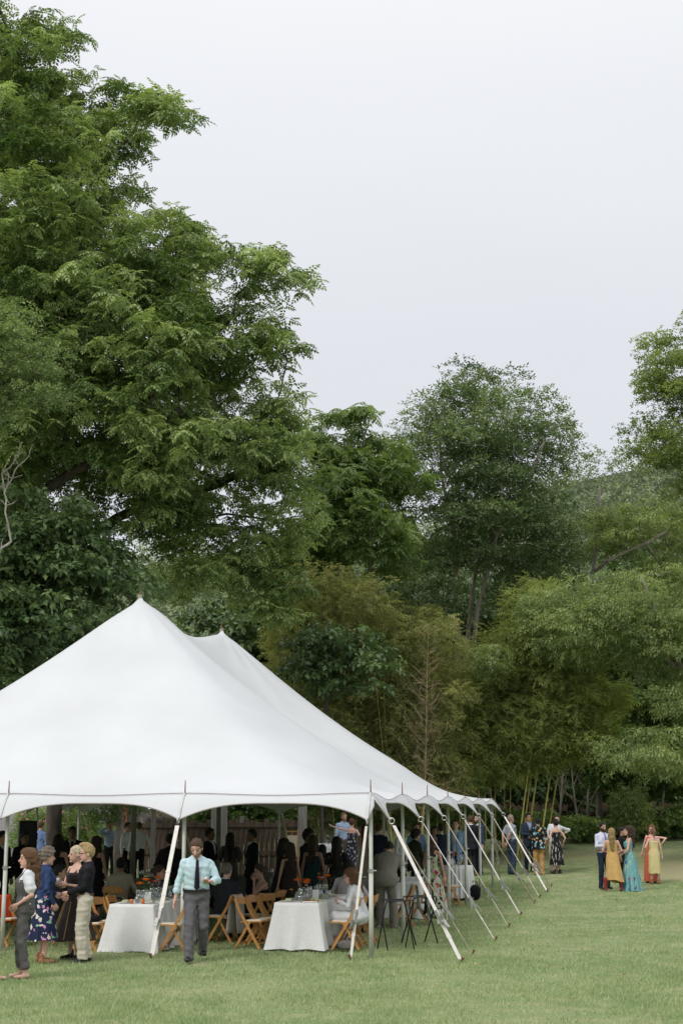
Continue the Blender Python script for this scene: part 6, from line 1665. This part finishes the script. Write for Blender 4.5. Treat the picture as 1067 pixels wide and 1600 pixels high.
BROWNDRESS = mat('dark_brown_dress', (.035, .024, .022), .8, .3, 9)
p, i = person('smiling person with platinum cropped hair in dark brown midi dress holding a glass', 115, 23.0, 1.68, -42, 'f', look=(-25, 2), hands={1: (.08, -.24, .22), -1: (-.10, -.25, .24)}, skin=FAIR, hair=('buzz', PLAT, 1.4),
       dress=dict(m=BROWNDRESS, hem=.30, flare=.36, straps=True, bust=.40, fold=.07, nf=9), shoes=LEATHER, vox=.013, curl=.9, group=OUT)
tumbler_in_hand('stemless glass held by the person in the dark brown dress', p, i, -1, False)
# gold piping on the brown dress
m = MB()
for a in (-2.5, -1.9, -1.2, -.6, .1):
    c = i['hip']; pts = [c + np.array([(.17 + (.36 - .17) * f) * math.cos(a), (.13 + (.31 - .13) * f) * math.sin(a) + .012 * 0, -.02 - f * (c[2] - .34)]) * np.array([1.04, 1.04, 1]) for f in np.linspace(.05, 1, 8)]; m.tube(pts, .006, 5)
m.build('gold_piping', mat('gold_braid', (.42, .29, .10), .6, .2, 20), p)
p, i = person('person in black button shirt and khaki trousers with swept blond hair', 131, 22.6, 1.71, -78, 'm', look=(5, 3), lean=-2, hands={1: (.12, -.25, .10), -1: (-.10, -.26, .05)}, skin=PINK, hair=('pomp', (.50, .36, .17), 1.0),
       top=st(fab((.014, .014, .018)), 'long', z0=.04), bottom=tr(KHAKI, wide=1.22, hem=.03), belt=mat('brown_belt', (.10, .05, .025), .5), shoes=LEATHER, vox=.0105, feet={1: (.09, -.02), -1: (-.08, .05)}, curl=.9, group=OUT, glasses=True, bulk=.94)
p, i = person('bearded man in mint shirt and dark tie walking with a drink', 305, 22.72, 1.81, 8, 'm', lean=5, look=(-14, 24), hands={1: (.17, -.30, .20), -1: (-.31, -.10, -.07)}, hint={1: (.7, .75, -.3), -1: (-.6, .8, -.1)}, palm={1: (-.2, -.1, .9), -1: (.9, -.3, 0)}, skin=PINK, hair=('short', (.12, .07, .042), 1.2), beard=(.26, .155, .10),
       top=st(MINT, 'roll', z0=.05), bottom=tr(GREYTR, wide=1.08), belt=LEATHER, tie=fab((.02, .016, .03)), shoes=LEATHER, vox=.0095, feet={1: (.11, .22, .07), -1: (-.10, -.22)}, curl={1: .85, -1: .45}, group=OUT, bulk=1.1)
tumbler_in_hand('glass of amber drink in the hand of the man in mint', p, i, 1, True, (0, -.03, .02))
p, i = person('guest in pale trousers and sandals just outside the frame', -24, 20.3, 1.7, 80, 'f', skin=PINK, hair=('long', BR), top=st(WHITE), bottom=tr(KHAKI, hem=.2), shoes=None, vox=.016, feet={1: (.09, -.12), -1: (-.08, -.02)}, group=OUT)
# ---- outside, behind the tent
person('man in light blue shirt seen from behind by the walnut trunk', 61, 45, 1.80, 150, 'm', skin=PINK, hair=('buzz', BR), top=st(fab((.16, .24, .44)), 'long', z0=-.08), bottom=tr(CHAR), hands={1: (.12, -.3, .42)}, group=OUT)
person('man in pale checked shirt holding a phone to his ear', 170, 46, 1.79, 25, 'm', skin=MIDSKIN, hair=('short', BK), top=st(fab((.26, .32, .42))), bottom=tr(BLACK), hands={-1: (-.16, -.12, .60)}, hint={-1: (-.8, -.1, -.6)}, group=OUT)
person('man in white shirt and glasses turned to his companion', 197, 43.5, 1.78, 60, 'm', skin=MIDSKIN, hair=('short', DB), glasses=True, top=st(WHITE), bottom=tr(BLACK), hands={1: (.2, -.2, .0)}, group=OUT)
person('man in white shirt seen from behind beside the center pole', 215, 43, 1.79, 195, 'm', skin=PINK, hair=('short', BR), top=st(WHITE, 'roll'), bottom=tr(BLACK), hands={-1: (-.3, -.1, .02)}, group=OUT)
p, i = person('man in light blue shirt facing the woman with the raised arm', 537, 47, 1.84, 20, 'm', skin=PINK, hair=('short', (.24, .13, .06)), beard=(.28, .15, .08), top=st(PALEBLUE), bottom=tr(fab((.16, .13, .11))), tie=None, group=OUT, look=(10, 0))
FLORALA = pattern_mat('blue_cream_floral', (.012, .016, .04), [(.5, .46, .38), (.012, .016, .04), (.45, .33, .2), (.10, .16, .30), (.5, .48, .42)], 16, .42)
person('woman in strapless blue and cream print dress with one arm flung out', 550, 46, 1.70, 165, 'f', skin=PINK, hair=('short', AUB, 1.6), dress=dict(m=FLORALA, bust=.37, hem=.3, flare=.32), hands={1: (.85, -.15, .62), -1: (-.26, -.1, .05)}, hint={1: (0, 0, -1)}, group=OUT)
person('woman with auburn hair in pale dress beyond the tent corner pole', 570, 42, 1.72, 160, 'f', skin=PINK, hair=('long', AUB), dress=dict(m=fab((.5, .40, .36)), hem=.3), group=OUT)
# ---- in the shade of the tent
person('man in black seated before the loudspeaker', 34, 31, 1.75, 40, 'm', skin=DARKSKIN, hair=('short', BK), top=st(BLACK), bottom=tr(BLACK), group=IN, bulk=1.15)
person('dark clad man at the outer pole beside the grey jumpsuit', -2, 30, 1.78, 60, 'm', skin=MIDSKIN, hair=('short', BK), top=jk(BLACK), bottom=tr(BLACK), group=IN)
person('woman in black with long dark hair behind the navy cardigan', 87, 29, 1.72, 170, 'f', skin=MIDSKIN, hair=('long', BK), dress=dict(m=BLACK, hem=.2), group=IN)
person('man in black suit with pale shirt and dark tie by the walnut trunk', 109, 33.5, 1.82, 12, 'm', skin=DARKSKIN, hair=('short', BK), top=jk(BLACK, fab((.45, .42, .33))), tie=BLACK, bottom=tr(BLACK), group=IN)
person('woman in black dress behind the khaki trousers', 148, 29.5, 1.68, 150, 'f', skin=MIDSKIN, hair=('long', DB), dress=dict(m=BLACK, hem=.4), group=IN)
person('seated man in black suit with white collar behind the brown dress', 90, 25.4, 1.76, 100, 'm', sit=.50, skin=MIDSKIN, hair=('short', BK), top=jk(BLACK), bottom=tr(BLACK), feet={1: (.12, -.42), -1: (-.12, -.40)}, hands={1: (.15, -.35, .2), -1: (-.15, -.38, .2)}, group=IN)
person('seated man in tan shirt with his back turned', 184, 28.4, 1.78, 172, 'm', sit=.50, lean=10, skin=DARKSKIN, hair=('short', BK), top=st(fab((.34, .31, .24))), bottom=tr(CHAR), feet={1: (.12, -.42), -1: (-.12, -.40)}, hands={1: (.18, -.35, .2), -1: (-.18, -.35, .2)}, group=IN)
FLORALB = pattern_mat('grey_floral', (.04, .04, .05), [(.30, .27, .28), (.04, .04, .05), (.22, .2, .24), (.35, .33, .3)], 22, .42)
person('seated woman in grey floral blouse behind the orange flowers', 246, 26.0, 1.68, 60, 'f', sit=.50, skin=MIDSKIN, hair=('bun', DB), top=st(FLORALB, 'long', e=.03), bottom=tr(BLACK), feet={1: (.12, -.42), -1: (-.12, -.40)}, hands={1: (.12, -.32, .24), -1: (-.15, -.32, .22)}, group=IN, look=(20, 0))
person('broad man in dark jacket bending near the plank fence', 266, 30, 1.76, 200, 'm', lean=18, skin=MIDSKIN, hair=('short', BK), top=jk(fab((.02, .016, .02)), BLACK), bottom=tr(BLACK), group=IN, bulk=1.2, hands={1: (.2, -.4, .1), -1: (-.2, -.4, .1)})
person('man in black suit facing the puffed sleeve woman', 326, 34, 1.78, 70, 'm', skin=DARKSKIN, hair=('short', BK), top=jk(BLACK), bottom=tr(BLACK), hands={1: (.1, -.25, .2)}, group=IN)
person('woman with puffed sleeves and long dark hair seen from behind', 358, 33.5, 1.68, 182, 'f', skin=MIDSKIN, hair=('long', BK, 1.2, .4), dress=dict(m=fab((.085, .078, .068)), bust=.47, hem=.06, flare=.32, sleeve=.75), hands={1: (.14, -.2, .15), -1: (-.14, -.2, .15)}, group=IN)
person('man in black suit facing left before the plank fence', 393, 33, 1.77, -70, 'm', skin=DARKSKIN, hair=('short', BK), top=jk(BLACK), bottom=tr(BLACK), group=IN)
person('grey haired seated man in dark jacket behind the walking man', 350, 26.0, 1.76, 158, 'm', sit=.50, lean=6, skin=PINK, hair=('short', (.20, .17, .14)), top=jk(fab((.025, .027, .032)), z0=-.1), bottom=tr(CHAR), feet={1: (.12, -.42), -1: (-.12, -.40)}, hands={1: (.2, -.3, .2), -1: (-.2, -.3, .2)}, group=IN, bulk=1.12)
person('seated woman with bare shoulders resting chin on her hand', 417, 26.8, 1.68, -62, 'f', sit=.50, lean=14, skin=(.38, .23, .16), hair=('bun', DB), dress=dict(m=BLACK, bust=.37), feet={1: (.12, -.42), -1: (-.12, -.40)}, hands={1: (.02, -.28, .50), -1: (-.05, -.38, .22)}, hint={1: (.3, -.3, -.9)}, group=IN)
person('woman in black with dark hair before the easel', 440, 29, 1.66, 130, 'f', lean=8, skin=MIDSKIN, hair=('long', BK), dress=dict(m=BLACK, bust=.46, hem=.2), group=IN)
person('second woman in black close beside the easel', 452, 28.6, 1.58, 210, 'f', skin=MIDSKIN, hair=('long', DB), dress=dict(m=fab((.03, .022, .02)), bust=.46, hem=.3), group=IN)
person('tall man in black shirt behind the teal dress', 481, 30.5, 1.80, 60, 'm', skin=DARKSKIN, hair=('curly', BK, .8), top=st(BLACK), bottom=tr(BLACK), group=IN)
person('woman in dark teal sleeveless dress in the middle of the tent', 489, 29.5, 1.70, 160, 'f', skin=MIDSKIN, hair=('long', DB), dress=dict(m=fab((.028, .06, .065)), bust=.42, straps=True, hem=.1, flare=.28), group=IN)
person('girl with dark bobbed hair before the white cloth', 503, 30.5, 1.50, 190, 'f', skin=MIDSKIN, hair=('long', BK, 1.0, .2), dress=dict(m=pattern_mat('dark_leaf_print', (.02, .025, .02), [(.09, .10, .05), (.02, .025, .02), (.13, .09, .05)], 18, .4), hem=.3, bust=.44), group=IN)
person('woman with long dark hair in black leaf print dress', 526, 29, 1.68, 175, 'f', skin=MIDSKIN, hair=('long', BK, 1.3, .4), dress=dict(m=pattern_mat('black_leaf_print', (.012, .012, .012), [(.12, .13, .06), (.012, .012, .012), (.16, .14, .08), (.012, .012, .012)], 14, .4), bust=.47, hem=.1, sleeve=.5), group=IN, bulk=1.1)
person('seated man in white striped shirt at the far end of the red book table', 541, 27.2, 1.78, 160, 'm', sit=.50, lean=12, skin=MIDSKIN, hair=('short', BK, 1.3), top=st(fab((.52, .48, .50))), bottom=tr(BLACK), feet={1: (.12, -.42), -1: (-.12, -.40)}, hands={1: (.2, -.35, .25), -1: (-.2, -.35, .25)}, group=IN, look=(-25, 0))
p, i = person('seated brown haired woman in white blouse on a folding chair', 563, 24.95, 1.68, -105, 'f', sit=.50, lean=14, skin=PINK, hair=('wavy', (.15, .075, .035), 1.1, .26), top=st(WHITE, 'long', e=.035, z0=-.1), bottom=dict(kind='skirt', m=WHITE), feet={1: (.12, -.42), -1: (-.12, -.40)}, hands={1: (.14, -.34, .26), -1: (-.16, -.36, .24)}, shoes=WHITESHOE, vox=.014, group=IN, look=(10, 8))
p, i = person('man in grey brown suit bent over a table with his back turned', 604, 28.6, 1.80, 168, 'm', lean=40, look=(0, 25), skin=MIDSKIN, hair=('short', BK), top=jk(SAGE, WHITE, z0=-.22), bottom=tr(SAGE, wide=1.15), shoes=WHITESHOE, vox=.013, hands={1: (.24, -.45, -.02), -1: (-.24, -.42, -.02)}, feet={1: (.14, -.05), -1: (-.15, .05)}, group=IN, bulk=1.18)
person('man in navy suit beyond the corner pole', 592, 38, 1.84, 150, 'm', skin=PINK, hair=('short', BR), top=jk(NAVY), bottom=tr(NAVY), group=IN)
person('young man in white shirt and black waistcoat by the hedge', 626, 39, 1.74, 60, 'm', skin=PINK, hair=('short', BK, 1.5), top=st(WHITE), bottom=tr(BLACK), group=IN, look=(0, 15))
person('dark curly haired guest in olive jacket inside the tent side', 648, 36, 1.72, 120, 'm', lean=6, skin=MIDSKIN, hair=('curly', (.03, .018, .012), 1.1), top=jk(fab((.035, .04, .026)), BLACK), bottom=tr(BLACK), hands={1: (.15, -.38, .12), -1: (-.12, -.35, .1)}, group=IN)
person('man in light blue shirt behind the olive jacket', 651, 40, 1.80, 20, 'm', skin=PINK, hair=('short', BR), top=st(fab((.2, .3, .5))), bottom=tr(NAVY), group=IN)
person('man in navy suit with his back turned beside the blue blazer', 690, 40, 1.78, 185, 'm', skin=PINK, hair=('short', DB), top=jk(fab((.026, .032, .06))), bottom=tr(fab((.12, .13, .10))), group=IN)
person('dark haired woman facing the navy suit', 679, 41.5, 1.66, 10, 'f', skin=MIDSKIN, hair=('long', BK), dress=dict(m=BLACK, hem=.2), group=IN)
person('man in light blue blazer and open white shirt with black trousers', 713, 41, 1.86, -12, 'm', skin=PINK, hair=('short', (.10, .045, .025)), top=jk(fab((.24, .36, .55))), bottom=tr(BLACK), group=OUT)
FLORALC = pattern_mat('bright_floral', (.50, .50, .42), [(.50, .04, .10), (.2, .35, .12), (.03, .03, .035), (.35, .5, .2), (.55, .53, .45), (.03, .03, .035)], 17, .5, stretch=(1, 1, .6))
person('woman with bare shoulders in red and green floral dress beside the side pole', 677, 31.5, 1.66, 150, 'f', skin=(.50, .29, .20), hair=('wavy', (.07, .035, .02), 1.0, .3), dress=dict(m=FLORALC, bust=.40, straps=True, hem=.12, flare=.34), group=IN, hands={1: (.2, -.3, .1)})
person('man in black suit with his back turned beyond the round table', 736, ground(736, 1367)[1], 1.78, 200, 'm', skin=PINK, hair=('short', (.09, .045, .025)), top=jk(fab((.018, .018, .024))), bottom=tr(fab((.018, .018, .024))), shoes=TANL, group=OUT)
person('man in navy suit facing the black suited man', 748, ground(748, 1366)[1], 1.80, -60, 'm', skin=PINK, hair=('short', DB), beard=(.12, .07, .05), top=jk(fab((.03, .045, .09))), bottom=tr(fab((.03, .045, .09))), group=OUT)
# ---- on the lawn at the right
person('bald man in grey short sleeved shirt and jeans', 799, ground(799, 1366)[1], 1.80, 118, 'm', skin=(.48, .26, .18), hair=('buzz', (.30, .24, .20), .5), top=st(fab((.30, .32, .36)), 'short', z0=.02), bottom=tr(JEANS, wide=1.1), belt=LEATHER, hands={1: (.10, .22, -.02), -1: (-.10, .22, -.02)}, hint={1: (.5, .9, 0), -1: (-.5, .9, 0)}, group=OUT, bulk=1.12, vox=.018)
person('dark haired man in navy suit and open blue shirt', 827, ground(827, 1362)[1], 1.80, 15, 'm', skin=(.34, .19, .12), hair=('short', BK, 1.3), top=jk(fab((.025, .035, .06)), fab((.26, .30, .40))), bottom=tr(fab((.025, .035, .06))), shoes=TANL, hands={1: (.06, -.28, .22), -1: (-.12, -.26, .18)}, group=OUT, vox=.018)
TROPIC = pattern_mat('tropical_print', (.010, .012, .016), [(.22, .50, .48), (.010, .012, .016), (.62, .30, .12), (.30, .48, .60), (.010, .012, .016), (.6, .45, .2)], 13, .45)
person('man in tropical print shirt and khaki trousers seen from behind', 842, ground(842, 1367)[1], 1.72, 178, 'm', skin=MIDSKIN, hair=('short', BK), top=st(TROPIC, 'short', z0=-.16, e=.03), bottom=tr(TAN, wide=1.05), shoes=TANL, hands={1: (.12, -.28, .3), -1: (-.12, -.28, .3)}, group=OUT, bulk=1.15, vox=.016)
person('man in white shirt with hand on hip leaning in', 866, ground(866, 1363)[1], 1.76, 5, 'm', tilt=10, skin=PINK, hair=('short', DB), top=st(WHITE, 'roll'), bottom=tr(fab((.5, .47, .40))), shoes=TANL, hands={1: (.30, .10, .22)}, hint={1: (1, .3, 0)}, group=OUT, vox=.018)
BWPRINT = pattern_mat('black_white_stripes', (.012, .012, .014), [(.45, .43, .40), (.012, .012, .014), (.40, .38, .36), (.012, .012, .014)], 14, .42, stretch=(1.6, 1.6, .35))
person('woman in strapless black and white print dress with dark hair up', 870, ground(870, 1366)[1], 1.66, 200, 'f', skin=PINK, hair=('bun', (.02, .012, .01), 1.2), dress=dict(m=BWPRINT, bust=.40, hem=.30, flare=.23, fold=.12), shoes=LEATHER, hands={-1: (-.26, -.05, .0), 1: (.22, -.12, .1)}, group=OUT, vox=.018)
person('bearded man in white shirt and blue tie with navy trousers', 944, ground(944, 1389)[1], 1.78, 22, 'm', skin=(.46, .27, .19), hair=('short', BK, 1.3), beard=(.03, .018, .012), top=st(fab((.60, .61, .74))), tie=fab((.16, .2, .42)), bottom=tr(fab((.022, .03, .055))), belt=mat('cognac_belt', (.25, .09, .03), .5), hands={-1: (-.10, -.27, .20), 1: (.18, -.25, .15)}, group=OUT, vox=.016)
person('woman with long blond curls in mustard dress and red boots', 958, ground(958, 1393)[1], 1.64, 172, 'f', skin=PINK, hair=('wavy', (.36, .24, .11), 1.4, .42), dress=dict(m=fab((.56, .36, .14)), bust=.44, straps=True, hem=.28, flare=.25, fold=.07, nf=6, hemtilt=.06, sway=(-.06, .0)), shoes=REDL, feet={1: (.22, .05), -1: (-.22, -.02)}, hands={1: (.16, -.26, .15), -1: (-.20, -.25, .1)}, group=OUT, vox=.015)
person('guest in black standing behind the turquoise dress', 974, ground(974, 1385)[1], 1.62, 60, 'm', skin=MIDSKIN, hair=('short', BK), top=st(BLACK, 'short'), bottom=tr(BLACK), hands={1: (.1, -.25, .2)}, group=OUT)
TURQ = pattern_mat('turquoise_floral', (.16, .36, .38), [(.05, .14, .25), (.33, .45, .36), (.20, .05, .10), (.16, .36, .38), (.40, .50, .44), (.06, .26, .34)], 11, .40, stretch=(1, 1, .55))
person('woman with dark wavy hair in long turquoise floral dress', 985, ground(985, 1392)[1], 1.70, -100, 'f', skin=FAIR, hair=('wavy', (.05, .028, .018), 1.1, .38), dress=dict(m=TURQ, bust=.40, straps=True, hem=.01, flare=.36, fold=.10, nf=12), hands={1: (.16, -.24, .02), -1: (-.14, -.26, .1)}, group=OUT, vox=.015)
person('woman in fitted pale yellow dress seen from behind', 1023, ground(1023, 1381)[1], 1.55, 178, 'f', skin=PINK, hair=('pony', (.20, .10, .05)), dress=dict(m=fab((.62, .53, .27)), bust=.41, straps=True, hem=.33, flare=.20, fold=.03, tight=.95), shoes=TANL, hands={1: (.22, -.1, .05)}, group=OUT, vox=.016)
person('woman in orange red dress behind the pale yellow dress', 1018, ground(1018, 1379)[1], 1.62, -25, 'f', tilt=5, skin=PINK, hair=('long', (.20, .08, .035), 1.0, .34), dress=dict(m=fab((.50, .12, .07)), bust=.44, straps=True, hem=.04, flare=.25), hands={1: (.34, -.02, .22)}, hint={1: (1, .2, 0)}, group=OUT)
